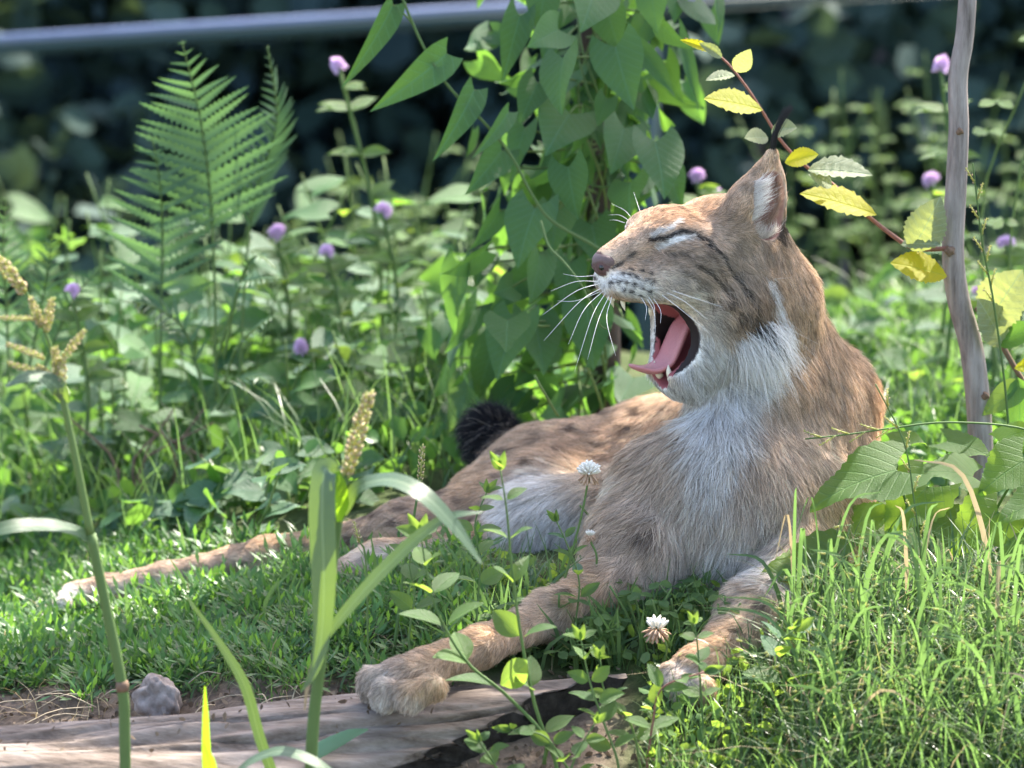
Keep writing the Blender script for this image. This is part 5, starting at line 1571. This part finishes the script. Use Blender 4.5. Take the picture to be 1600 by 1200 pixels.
# =================================================================== sapling with the yellow leaved branch
sy_ = .27
sapb = W(1540, 880, sy_); sapb[2] = float(ground_z(sapb[0], sapb[1]))
sap = thing('sapling', 'grey barked sapling with a side branch of yellow leaves', 'sapling', tuple(sapb))
sap_m = wood_material('sapling_bark', (.12, .095, .085), (.27, .225, .205), (.42, .37, .345), (90, 90, 12), .7)
tr, tp2 = put_stem([sapb - [0, 0, .02], W(1534, 760, sy_), W(1530, 650, sy_), W(1518, 545, sy_), W(1498, 470, sy_), W(1489, 395, sy_), W(1494, 290, sy_), W(1498, 200, sy_), W(1497, 120, sy_), W(1508, 50, sy_), W(1512, -60, sy_), W(1500, -300, sy_), W(1516, -620, sy_ + .03)], PX(22), PX(13), sap_m, sap, sapb, 'trunk', 14, 60)
for x, y, r in ((1484, 392, 9), (1540, 618, 7), (1500, 205, 6)):
    bm = bmesh.new(); bmesh.ops.create_icosphere(bm, subdivisions=2, radius=PX(r))
    for v in bm.verts: v.co *= 1 + .2 * math.sin(v.co.x * 900 + v.co.z * 700)
    me = bpy.data.meshes.new('knot'); bm.to_mesh(me); bm.free(); me.materials.append(brown_stem)
    obj('knot', me, tr, loc=W(x, y, sy_ - .012) - sapb)
br = [(1486, 388), (1430, 388), (1395, 368), (1345, 328), (1300, 287), (1262, 262), (1222, 222), (1190, 172), (1162, 130), (1125, 88), (1070, 60)]
put_stem([W(x, y, sy_ - .01 + .015 * i * .2) for i, (x, y) in enumerate(br)], PX(4.2), PX(1.6), red_stem, sap, sapb, 'branch', 7, 40)
for bx, by, tx, ty, wf, kd, nrm in ((1370, 336, 1256, 292, 1.0, 'lime', (.1, -.6, 1)), (1480, 432, 1396, 404, 1.35, 'lime', (0, -.7, .9)), (1192, 172, 1104, 146, 1.25, 'lime', (0, -.6, 1)), (1226, 254, 1276, 238, 1.3, 'lime', (.1, -.8, .8)),
                                   (1262, 266, 1362, 262, .8, 'pale', (0, -.55, 1)), (1425, 392, 1470, 312, 1.0, 'pale', (.2, -1, .3)), (1200, 215, 1166, 212, 1.2, 'pale', (0, -.8, .8)), (1205, 205, 1242, 196, 1.3, 'pale', (0, -.8, .8)),
                                   (1150, 112, 1172, 80, 1.0, 'pale', (.3, -1, .4)), (1148, 118, 1104, 120, .7, 'pale', (0, -.6, .9)), (1120, 82, 1066, 60, .5, 'lime', (.1, -1, .6)), (1128, 90, 1096, 66, .6, 'pale', (0, -1, .6)), (1300, 290, 1268, 270, 1.0, 'pale', (0, -.8, .7)),
                                   (1408, 382, 1468, 376, .9, 'pale', (0, -.6, 1))):
    put_leaf(LM[kd], W(bx, by, sy_ - .015), W(tx, ty, sy_ - .03), np.array(nrm, float), sap, sapb, wf, 'leaf')
lb_ = [(1526, 480), (1560, 530), (1592, 585), (1630, 640)]
put_stem([W(x, y, sy_ + .02) for x, y in lb_], PX(5), PX(4), brown_stem, sap, sapb, 'branch', 7, 12)
for bx, by, tx, ty, wf, kd in ((1545, 505, 1590, 425, 1.2, 'pale'), (1570, 540, 1535, 470, .9, 'pale'), (1585, 575, 1640, 560, 1, 'lime'), (1560, 535, 1620, 505, 1, 'herb'), (1600, 600, 1540, 640, 1, 'lime_herb'), (1590, 590, 1600, 700, .8, 'herb')):
    put_leaf(LM[kd], W(bx, by, sy_ + .0), W(tx, ty, sy_ - .03), np.array([.1, -.9, .5]) + rnd(.2), sap, sapb, wf, 'leaf')

# =================================================================== crenate leaves beside the lynx
cr = W(1480, 930, .02); cr[2] = float(ground_z(cr[0], cr[1]))
cren = thing('mustard_plant', 'clump of broad scalloped sunlit leaves between the lynx and the sapling', 'plant', tuple(cr))
for bx, by, tx, ty, wf, Y, nrm in ((1400, 735, 1265, 765, 1.05, .02, (-.2, -.55, 1)), (1320, 880, 1190, 880, 1.0, -.04, (0, -.5, 1)), (1450, 760, 1380, 830, 1.1, .04, (0, -.6, .9)), (1520, 745, 1440, 720, 1.0, .08, (0, -.5, 1)),
                                  (1560, 800, 1480, 860, 1.0, .02, (.1, -.6, .8)), (1600, 720, 1530, 760, 1.1, .05, (.1, -.6, .9)), (1640, 780, 1560, 800, 1.0, .0, (0, -.6, .9)), (1480, 690, 1550, 700, .9, .14, (0, -.6, .9)),
                                  (1430, 860, 1350, 830, 1.0, .03, (0, -.5, 1)), (1390, 690, 1440, 680, 1.0, .15, (0, -.5, 1)), (1620, 860, 1540, 900, 1.0, -.05, (0, -.6, .9)), (1500, 830, 1430, 800, 1.0, .05, (0, -.6, .9)), (1330, 820, 1400, 790, .9, .06, (0, -.7, .9)), (1560, 690, 1610, 660, 1, .12, (0, -.6, .9))):
    b, t = W(bx, by, Y), W(tx, ty, Y - .03)
    put_leaf(LM['crenate'], b, t, np.array(nrm) + rnd(.12), cren, cr, wf, 'leaf')
    put_stem([cr + rnd(.012) * [1, 1, 0], (cr + b) / 2 + [0, .02, -.01], b], PX(3), PX(2.2), stem_m, cren, cr, 'leaf_stalk', 5, 8)

# =================================================================== white clover heads and clover in front of the chest
for px, py, gx_, gy_, Y, me, r, lb in ((920, 740, 862, 900, -.05, WHITEF, 18, 'upright white clover flower in front of the belly of the lynx'), (1026, 985, 1030, 1040, -.18, WILT, 20, 'wilting white clover flower low between the forelegs'),
                                    (922, 838, 915, 920, -.03, WILT, 9, 'small faded clover flower on a short stem before the chest')):
    tp_ = W(px, py, Y); b = W(gx_, gy_, Y + .01); b[2] = float(ground_z(b[0], b[1]))
    t = thing('white_clover', lb, 'clover', tuple(b))
    put_stem([b, W((px + gx_) / 2 + 14, (py + gy_) / 2, Y), tp_ - [0, 0, .004]], PX(2.2), PX(1.8), stem_m, t, b, 'stem', 6, 12)
    o = bpy.data.objects.new('flower_head', me); link(o, t); o.location = tp_ - b; o.scale = (PX(r),) * 3
for i, (px, py) in enumerate(((960, 960), (1010, 930), (1060, 960), (1000, 1000), (930, 1010), (1100, 980), (880, 1000), (1050, 1010), (985, 905), (840, 980), (1130, 1000), (960, 1040), (900, 1050), (1080, 930), (800, 1012), (862, 1002), (905, 985), (760, 1030), (820, 1040), (720, 1045), (940, 975))):
    herb('clover_plant', 'clover plant with rounded three part leaves between the forelegs', 'clover', px, py, rng.uniform(.035, .07) if i != 8 else .09, 'leaflet', .020, 11, 4, .9, group='clover plants between the forelegs', tri=True)

# =================================================================== leafy shoots in front
def leafy_shoot(name, label, path, Y, pairs, size, leaf=('shoot', 'shoot', 'lime_herb'), start=.25, r=2.6, mat=None, ang=.6, wf=1.15, extra=()):
    b = W(path[0][0], path[0][1], Y)
    t = thing(name, label, 'shoot', tuple(b))
    pts = [W(x, y, Y + (dy[0] if dy else 0)) for x, y, *dy in path]
    put_stem([b - [0, 0, .03]] + pts, PX(r), PX(1.2), mat or stem_m, t, b, 'stem', 6, 24)
    P = spline(pts, 100)
    for i in range(pairs):
        f = start + (1 - start) * i / max(1, pairs - 1)
        q = P[min(99, int(f * 99))]; tg = P[min(99, int(f * 99) + 2)] - P[max(0, int(f * 99) - 2)]; tg /= np.linalg.norm(tg)
        L = PX(size) * (1 - .45 * f ** 2) * rng.uniform(.85, 1.15)
        rot = i * 1.35 + rng.normal(0, .3)
        ax = np.array([math.cos(rot), .6 * math.sin(rot), 0.1])
        for s in (1, -1):
            d = ax * s + tg * ang + rnd(.12); d /= np.linalg.norm(d)
            put_leaf(LM[leaf[rng.integers(len(leaf))]], q + d * L * .08, q + d * L, np.array([0, -.45, 1]) + rnd(.3), t, b, wf * rng.uniform(.9, 1.1), 'leaf')
    q = P[-1]
    for s in (1, -1):
        put_leaf(LM['lime_herb'], q, q + (tg + np.array([.35 * s, -.1, 0])) * PX(size) * .5, np.array([0, -1, .3]), t, b, .8, 'leaf')
    return t
leafy_shoot('leafy_shoot', 'tall thin shoot with paired round leaves rising in front of the belly', [(868, 1190), (838, 1110), (815, 1000), (800, 890), (792, 800), (782, 735)], -.37, 7, 58, start=.12, r=4)
leafy_shoot('leafy_shoot', 'shoot leaning over the wrist of the lynx with rounded leaves', [(850, 1150), (790, 1085), (730, 1035), (685, 960), (668, 900), (658, 840)], -.38, 6, 72, start=.25, r=3.5)
leafy_shoot('leafy_shoot', 'bright young shoot against the dark sawn end of the log', [(965, 1190), (940, 1120), (920, 1060), (908, 1000)], -.38, 6, 48, start=.1)
leafy_shoot('leafy_shoot', 'short lime green sprig below the sawn log end', [(905, 1230), (880, 1190), (850, 1150), (800, 1140)], -.40, 5, 44, start=.1)
leafy_shoot('leafy_shoot', 'small upright shoot between the log end and the forepaw', [(1000, 1200), (985, 1130), (945, 1080), (938, 1030)], -.36, 5, 44, start=.2)
leafy_shoot('leafy_shoot', 'reddish twig with oval leaves beside the crouching forepaw', [(1010, 1210), (1020, 1130), (1035, 1075), (1100, 1050)], -.36, 5, 50, start=.3, mat=red_stem)
leafy_shoot('leafy_shoot', 'thin shoot with blunt leaves standing before the forepaw', [(1100, 1160), (1095, 1080), (1090, 1010), (1085, 975)], -.33, 4, 40, start=.3)
leafy_shoot('leafy_shoot', 'leafy sprig in the corner under the log end', [(790, 1230), (770, 1190), (750, 1160)], -.42, 4, 46, start=.1)
leafy_shoot('leafy_shoot', 'sprig with greyish oval leaves in the grass by the forepaw', [(1230, 1120), (1225, 1060), (1215, 1010), (1240, 985)], -.30, 4, 62, leaf=('grey_ov', 'shoot'), start=.3)
leafy_shoot('leafy_shoot', 'slender sprig crossing the pale belly of the lynx', [(745, 960), (750, 880), (742, 820), (760, 770)], -.12, 5, 46, start=.2, r=2)
leafy_shoot('leafy_shoot', 'twiggy weed with oval leaves before the hind foot', [(640, 985), (648, 930), (640, 880), (655, 845)], -.16, 4, 52, start=.2, r=2)
leafy_shoot('leafy_shoot', 'thin sprig with narrow leaves beside the white clover', [(900, 970), (905, 910), (890, 860), (870, 815)], -.10, 5, 40, leaf=('grey_ov', 'shoot'), start=.2, r=1.8, wf=.8)
leafy_shoot('leafy_shoot', 'pale budding sprig at the foot of the tall grass', [(880, 1250), (900, 1180), (930, 1130)], -.44, 4, 40, start=.2)

# =================================================================== broad bladed grasses in front
def rib(mat):
    """pale midrib and fine parallel veins across a blade, browned specks along it"""
    nt = mat.node_tree; b = nt.nodes['Principled BSDF']
    at = N(nt, 'ShaderNodeAttribute', attribute_name='across')
    def ma(op, a, c=None, clamp=False):
        n = N(nt, 'ShaderNodeMath', operation=op); n.use_clamp = clamp
        for k, v in enumerate((a, c)):
            if v is None: continue
            if isinstance(v, (int, float)): n.inputs[k].default_value = v
            else: nt.links.new(v, n.inputs[k])
        return n.outputs[0]
    mid = ma('SUBTRACT', 1.0, ma('MULTIPLY', ma('ABSOLUTE', at.outputs['Fac']), 9.0), True)
    fine = ma('MULTIPLY_ADD', ma('SINE', ma('MULTIPLY', at.outputs['Fac'], 42.0)), .5); 
    src = b.inputs['Base Color'].links[0].from_socket
    mx = N(nt, 'ShaderNodeMix', data_type='RGBA'); mx.inputs['B'].default_value = (.30, .38, .24, 1)
    nt.links.new(src, mx.inputs['A'])
    nt.links.new(ma('MULTIPLY', ma('ADD', mid, ma('MULTIPLY', fine, .25)), .55, True), mx.inputs['Factor'])
    nt.links.new(mx.outputs['Result'], b.inputs['Base Color'])
    bp = N(nt, 'ShaderNodeBump', Strength=.5, Distance=.0006)
    nt.links.new(ma('ADD', fine, mid), bp.inputs['Height']); nt.links.new(bp.outputs[0], b.inputs['Normal'])
rib(GREENS['blade'])
seed_m = plain('seed_husk', (.46, .36, .22), .8, .2, 0, 500, .35)
seed_g = leaf_mat('seed_green', (.36, .40, .16), (.27, .30, .13), .3, rough=.6)
def strip(path, widths, face, mat, parent, root, name='blade', n=26, fold=.18):
    """grass blade along a path; widths are half widths in photo pixels"""
    P = spline(path, n); m = len(P)
    wd = np.interp(np.linspace(0, 1, m), np.linspace(0, 1, len(widths)), widths) / PXM
    T = np.gradient(P, axis=0); T /= np.linalg.norm(T, axis=1, keepdims=True)
    fc = np.asarray(face, float)
    if fc.ndim == 1: fc = np.repeat(fc[None], 2, 0)
    fc = np.stack([np.interp(np.linspace(0, 1, m), np.linspace(0, 1, len(fc)), fc[:, i]) for i in range(3)], 1)
    V = []; F = []
    for i in range(m):
        s = np.cross(T[i], fc[i]); s /= np.linalg.norm(s) + 1e-9
        nn = np.cross(s, T[i])
        for j in (-1, -.5, 0, .5, 1):
            rip = 1 + .02 * math.sin(i * 2.3 + j * 5)
            V.append(P[i] - root + s * wd[i] * j * rip + nn * wd[i] * fold * (abs(j) - .5 * j * j))
    for i in range(m - 1):
        for j in range(4):
            a = i * 5 + j
            F.append((a, a + 1, a + 6, a + 5))
    me = mesh(name, V, F, mat)
    at = me.attributes.new('across', 'FLOAT', 'POINT')
    at.data.foreach_set('value', np.tile(np.array([-1, -.5, 0, .5, 1], np.float32), m))
    return obj(name, me, parent)
def seed_spike(p0, p1, r, parent, root, n=70, name='seed_head'):
    V = []; F = []; mi = []
    ax = p1 - p0; L = np.linalg.norm(ax); ax /= L
    u = np.cross(ax, [0, 1, .1]); u /= np.linalg.norm(u); w = np.cross(ax, u)
    for i in range(n):
        f = i / n; a = i * 2.4
        rr = r * math.sin(math.pi * (.12 + .86 * f)) ** .6
        d = u * math.cos(a) + w * math.sin(a)
        c = p0 + ax * L * f + d * rr * .55
        dr = d * .55 + ax; dr /= np.linalg.norm(dr)
        sl = r * 1.15 * rng.uniform(.7, 1.2)
        s2 = np.cross(dr, d); s2 /= np.linalg.norm(s2); s3 = np.cross(dr, s2)
        k = len(V)
        V.append(c - root)
        for q in range(4):
            an = q * math.pi / 2
            V.append(c + dr * sl * .45 + (math.cos(an) * s2 + math.sin(an) * s3) * sl * .26 - root)
        V.append(c + dr * sl - root)
        for q in range(4):
            F.append((k, k + 1 + q, k + 1 + (q + 1) % 4)); F.append((k + 5, k + 1 + (q + 1) % 4, k + 1 + q)); mi += [i % 2, i % 2]
    V2, F2 = tube_data([p0 - root, p1 - root], [PX(1.6), PX(.8)], 5)
    k = len(V); V += list(V2); F += [tuple(x + k for x in f) for f in F2]; mi += [1] * len(F2)
    me = mesh(name, V, F, [seed_m, seed_g]); me.polygons.foreach_set('material_index', mi)
    return obj(name, me, parent)
# left stalk
gl_Y = -.54
b = W(196, 1215, gl_Y)
gst = thing('panic_grass', 'tall grass stalk with a branched seed head and drooping flag leaf', 'grass stalk', tuple(b))
put_stem([b - [0, 0, .14], W(195, 1160, gl_Y), W(191, 1075, gl_Y), W(166, 950, gl_Y), W(142, 835, gl_Y)], PX(8.5), PX(7.5), stem_m, gst, b, 'stem', 10, 30)
put_stem([W(142, 838, gl_Y), W(122, 735, gl_Y), W(102, 640, gl_Y), W(92, 590, gl_Y)], PX(6), PX(4.5), stem_m, gst, b, 'stem', 10, 16)
put_stem([W(92, 592, gl_Y), W(75, 530, gl_Y), W(40, 455, gl_Y), W(0, 405, gl_Y)], PX(3), PX(1.6), stem_m, gst, b, 'seed_stalk', 6, 16)
bm = bmesh.new()
V, F = tube_data([W(192, 1080, gl_Y) - b, W(191, 1072, gl_Y) - b, W(190, 1064, gl_Y) - b], [PX(9), PX(10), PX(8.6)], 10)
obj('stem_node', mesh('stem_node', V, F, brown_stem), gst); bm.free()
for p0, p1, r in (((40, 458), (-6, 402), 12), ((72, 520), (80, 470), 8), ((66, 512), (48, 468), 8), ((70, 560), (12, 538), 6), ((80, 585), (14, 568), 6), ((92, 570), (130, 518), 7), ((88, 590), (86, 545), 8), ((95, 620), (98, 560), 8), ((90, 595), (60, 574), 7), ((60, 498), (0, 497), 5)):
    seed_spike(W(*p0, gl_Y), W(*p1, gl_Y - .01), PX(r) * .85, gst, b, 60)
strip([W(141, 842, gl_Y), W(115, 828, gl_Y - .01), W(70, 820, gl_Y - .03), W(10, 824, gl_Y - .05), W(-60, 845, gl_Y - .06)], [7, 9, 11, 10, 7], [(0, -.8, .7), (0, -.75, .7), (.1, -.9, .4)], GREENS['blade'], gst, b)
strip([W(100, 628, gl_Y), W(90, 606, gl_Y - .01), W(66, 590, gl_Y - .02), W(40, 590, gl_Y - .03), W(8, 604, gl_Y - .04)], [9, 14, 13, 10, 3], [(-.4, -.9, .4), (0, -.7, .8), (0, -.6, .8)], GREENS['blade'], gst, b)
# centre stalk
gc_Y = -.55
b = W(484, 1215, gc_Y)
gct = thing('barnyard_grass', 'grass stalk with wide arching blades and one brown seed spike', 'grass stalk', tuple(b))
put_stem([b - [0, 0, .14], W(487, 1170, gc_Y), W(504, 1010, gc_Y), W(521, 870, gc_Y), W(533, 775, gc_Y), W(540, 740, gc_Y)], PX(10), PX(6), stem_m, gct, b, 'stem', 10, 30)
seed_spike(W(539, 748, gc_Y), W(576, 618, gc_Y - .02), PX(11), gct, b, 110)
strip([W(532, 770, gc_Y - .004), W(520, 742, gc_Y - .02), W(507, 736, gc_Y - .03), W(503, 800, gc_Y - .035), W(506, 900, gc_Y - .035), W(503, 985, gc_Y - .03), W(492, 1045, gc_Y - .03), W(470, 1082, gc_Y - .03)], [8, 14, 17, 19, 18, 13, 7, 1],
      [(0, -.7, .7), (0, -1, .1), (0, -1, 0), (.15, -1, 0)], GREENS['blade'], gct, b, n=40)
strip([W(530, 815, gc_Y - .012), W(533, 790, gc_Y - .018), W(530, 760, gc_Y - .02), W(524, 738, gc_Y - .02)], [4, 12, 11, 6], (0.5, -1, 0), GREENS['limeblade'], gct, b)
strip([W(536, 800, gc_Y), W(560, 762, gc_Y - .02), W(610, 750, gc_Y - .04), W(660, 772, gc_Y - .06), W(710, 822, gc_Y - .07), W(752, 880, gc_Y - .08)], [8, 15, 16, 15, 11, 2], [(-.3, -.9, .4), (0, -.5, .9), (.4, -.75, .6), (.5, -.8, .4)], GREENS['blade'], gct, b, n=36)
strip([W(505, 1005, gc_Y), W(530, 968, gc_Y - .02), W(590, 900, gc_Y - .04), W(650, 842, gc_Y - .05), W(700, 808, gc_Y - .06), W(755, 800, gc_Y - .07)], [5, 10, 12, 11, 8, 1.5], [(-.5, -.7, .5), (-.45, -.7, .5), (-.2, -.6, .8)], GREENS['blade'], gct, b, n=36)
strip([W(505, 1000, gc_Y - .01), W(490, 1040, gc_Y - .02), W(480, 1075, gc_Y - .03), W(476, 1110, gc_Y - .03)], [4, 5, 3, 1], (0, -1, .2), GREENS['dry'], gct, b)
# single blades along the bottom
def lone(label, pts, Y, widths, face, mat, name='grass_blade'):
    b = W(*pts[0], Y)
    t = thing(name, label, 'grass blade', tuple(b))
    strip([W(x, y, Y - .008 * i) for i, (x, y) in enumerate(pts)], widths, face, GREENS[mat], t, b, 'blade')
lone('long dark green blade bowing over the soil between the stalks', [(428, 1215), (405, 1150), (382, 1070), (340, 1000), (290, 930)], -.53, [8, 8, 8, 5, 1], (.3, -1, .1), 'blade')
lone('short upright lime blade in front of the log', [(326, 1225), (322, 1170), (321, 1120), (320, 1072)], -.54, [9, 7, 5, 1], (.5, -1, .1), 'limeblade')
lone('pale arching blade across the bottom of the log', [(360, 1215), (395, 1188), (440, 1174), (490, 1190), (540, 1225)], -.58, [4, 9, 11, 10, 6], (0, -.5, 1), 'blade')
lone('thin second blade crossed by the lime one in front of the log', [(335, 1225), (330, 1190), (318, 1160)], -.55, [8, 6, 1], (.5, -1, .1), 'limeblade')
lone('wide blue green leaf lying on the log beside the grass stalk', [(470, 1190), (505, 1170), (545, 1150), (575, 1140)], -.36, [10, 16, 12, 2], (0, -.6, .8), 'grey')
# thin stalk with a small seed spike before the thigh
b = W(612, 925, -.1); b[2] = float(ground_z(b[0], b[1]))
t = thing('meadow_grass', 'thin grass stalk with a small grey seed spike before the thigh', 'grass stalk', tuple(b))
put_stem([b, W(635, 865, -.1), W(648, 800, -.1), W(656, 745, -.1)], PX(3), PX(2), stem_m, t, b, 'stem', 6, 12)
seed_spike(W(656, 755, -.1), W(660, 698, -.1), PX(6), t, b, 50)
b = W(575, 930, -.12); b[2] = float(ground_z(b[0], b[1]))
t = thing('meadow_grass', 'short dry seed spike standing by the hind foot', 'grass stalk', tuple(b))
put_stem([b, W(572, 880, -.12), W(562, 845, -.12)], PX(2), PX(1.4), stem_m, t, b, 'stem', 6, 8)
seed_spike(W(562, 848, -.12), W(553, 815, -.12), PX(4.5), t, b, 30)
# rye grass in front of the shoulder and thin seed stems
def rye(label, pts, Y, nsp, side=1, r=2.0, start=.35):
    b = W(*pts[0], Y)
    t = thing('rye_grass', label, 'grass stalk', tuple(b))
    P3 = [W(x, y, Y - .006 * i) for i, (x, y) in enumerate(pts)]
    put_stem(P3, PX(r), PX(r * .6), stem_m, t, b, 'stem', 6, 26)
    P = spline(P3, 100)
    for i in range(nsp):
        f = start + (1 - start) * i / nsp
        q = P[int(f * 99)]; tg = P[min(99, int(f * 99) + 2)] - P[max(0, int(f * 99) - 2)]; tg /= np.linalg.norm(tg)
        sd = np.cross(tg, TOCAM); sd /= np.linalg.norm(sd)
        s = 1 if i % 2 else -1
        seed_spike(q, q + (tg * .9 + sd * s * .42) * PX(30), PX(3.6), t, b, 10, 'spikelet')
rye('rye grass stem lying across the flank with flat pale spikelets', [(1680, 700), (1590, 668), (1480, 660), (1400, 668), (1330, 678), (1258, 686)], -.02, 6, start=.62)
rye('pale stiff rye stem rising from the tall grass to the shoulder', [(1445, 1000), (1440, 880), (1428, 780), (1412, 690), (1368, 600)], -.08, 8, start=.25)
rye('dark seed stem standing in front of the sapling trunk', [(1580, 760), (1572, 620), (1552, 470), (1535, 380), (1520, 255)], .2, 9, start=.5, r=2.4)
for i, (px, py, tx, ty) in enumerate(((1350, 1190, 1330, 1060), (1240, 1200, 1260, 1080), (1400, 1200, 1420, 1110), (1500, 1180, 1480, 1080), (1590, 1180, 1570, 1070), (1280, 1130, 1300, 960), (1520, 1080, 1540, 900), (1300, 1080, 1330, 820), (1360, 1100, 1345, 850), (1260, 1060, 1240, 900), (1480, 1120, 1500, 880), (1420, 1150, 1390, 960), (1540, 1120, 1590, 930), (1330, 1160, 1280, 1000), (1560, 1190, 1520, 1020), (1220, 1150, 1180, 1010), (1460, 1190, 1440, 1050))):
    Y = -.2 - .02 * (i % 5)
    b = on_ground(px, py); tpp = W(tx, ty, b[1] - .03)
    t = thing('meadow_grass', 'flowering meadow grass with a loose pale panicle in the tussock', 'grass stalk', tuple(b), 'flowering grass stalks in the tussock')
    st, p = put_stem([b, (b + tpp) / 2 + rnd(.008), tpp], PX(1.6), PX(.8), stem_m, t, b, 'stem', 5, 12)
    for j in range(9):
        q = p[int(11 - j * .55)]
        e = q + np.array([(1 if j % 2 else -1) * rng.uniform(8, 26), 0, rng.uniform(-4, 14)]) / PXM + [0, rng.normal(0, .006), 0]
        put_stem([q, e], PX(.7), PX(.5), stem_m, t, b, 'panicle_branch', 4, 3)
        o = seed_spike(e, e + (e - q) * .4, PX(2.8), t, b, 7, 'spikelet'); o.data.materials[0] = GREENS['pale']
# long shining blades of the tussock that can be told apart
for i in range(120):
    px = rng.uniform(1225, 1640); py = rng.uniform(960, 1230)
    b = on_ground(px, py); h = rng.uniform(120, 260) if py < 1100 else rng.uniform(80, 190)
    dx = rng.normal(0, 60)
    pts = [b, b + np.array([dx * .15, -5, h * .5]) / PXM, b + np.array([dx * .55, -20, h * .92]) / PXM, b + np.array([dx * 1.25, -30, h * (1.0 if rng.random() < .6 else .6)]) / PXM]
    t = thing('grass_blade', 'long arching blade in the sunlit tussock', 'grass blade', tuple(b), 'long blades in the sunlit tussock')
    strip(pts, np.array([3.2, 4.0, 3.0, .4]) * rng.uniform(.5, 1.15), (rng.normal(0, .8), -1, rng.uniform(-.1, .9)), GREENS['grass' if i % 15 else 'dry'], t, b, 'blade', 12)
# longer blades between the forelegs and by the hind feet
for i in range(190):
    px, py = (rng.uniform(690, 985), rng.uniform(985, 1050)) if i > 110 else ((rng.uniform(660, 1010), rng.uniform(920, 1050)) if i % 2 else (rng.uniform(60, 640), rng.uniform(890, 1000)))
    b = on_ground(px, py); h = rng.uniform(40, 105); dx = rng.normal(0, 35)
    if inside_lynx(b[None] + [[0, 0, .02]], .004)[0]: continue
    pts = [b, b + np.array([dx * .2, -4, h * .55]) / PXM, b + np.array([dx * 1.0, -10, h]) / PXM]
    t = thing('grass_blade', 'narrow blade in the turf around the legs of the lynx', 'grass blade', tuple(b), 'single blades around the legs of the lynx')
    strip(pts, [2.6, 3.2, .4], (rng.normal(0, .6), -1, .3), GREENS['grass'], t, b, 'blade', 9)
# straws on the soil by the log
straw_m = plain('straw', (.42, .34, .23), .8, .2, 0, 300, .2)
for i in range(26):
    px, py = rng.uniform(20, 620), rng.uniform(1085, 1150)
    p = on_ground(px, py) + [0, 0, .006 + .01 * rng.random()]
    a = rng.normal(0, .6) + (math.pi if rng.random() < .5 else 0)
    L = rng.uniform(.03, .09)
    q = p + np.array([math.cos(a) * L, math.sin(a) * L * .6, 0]); q[2] = float(ground_z(q[0], q[1])) + .004 + .02 * rng.random()
    m_ = (p + q) / 2 + [0, 0, .008]
    V, F = tube_data(spline([p, m_, q], 6) - p, np.linspace(.0008, .0005, 6), 5)
    tag(obj('straw', mesh('straw', V, F, straw_m), loc=p), 'thin dry straw lying on the bare soil by the log', 'straw', 'straws on the soil by the log')

# the meadow goes on around the bank beyond what the photograph frames
n = 26000
X_, Y_ = rng.uniform(-2.6, 2.6, n), rng.uniform(-1.5, 2.6, n)
P = np.c_[X_, Y_, ground_z(X_, Y_)]
x, y = project(P)
P = P[((x < -60) | (x > 1690) | (y > 1290)) & ~((x < 1010) & (y > 1045))]
grass('grass', 'rough meadow grass spreading around the bank', P, .03, .13, .002, .9)
n = 9000
X_, Y_ = rng.uniform(-2.6, 2.6, n), rng.uniform(-1.5, 2.6, n)
P = np.c_[X_, Y_, ground_z(X_, Y_)]
x, y = project(P)
P = P[((x < -60) | (x > 1690) | (y > 1290)) & ~((x < 1010) & (y > 1045))]
ground_cover('ground_cover', 'low weeds among the rough meadow grass', P, .028, .05, GREENS['herb'])

# bark flakes, crumbs and dead leaf bits on the log and the bare soil
def on_log(n):
    s = rng.uniform(.02, LLEN * .9, n); a = rng.uniform(.9, 2.6, n)
    P = LA + LAX * s[:, None] + .101 * (np.cos(a)[:, None] * LS + np.sin(a)[:, None] * LU)
    return P[((P - (LB - LAX * .02)) @ CUTN) < -.01]
flake_m = leaf_mat('bark_flake', (.20, .155, .115), (.09, .068, .05), .1, (.2, .14, .1), .9, .1)
sp = ground_points(1500, -60, 1000, 1050, 1250)
P = np.concatenate([on_log(90), sp + [0, 0, .004]])
V, F = leaf_cloud(P, 1, .003, .008)
tag(obj('debris', mesh_np('debris', V, F, flake_m)), 'brown bark flakes and crumbs strewn over the log and soil', 'debris', kind='stuff')
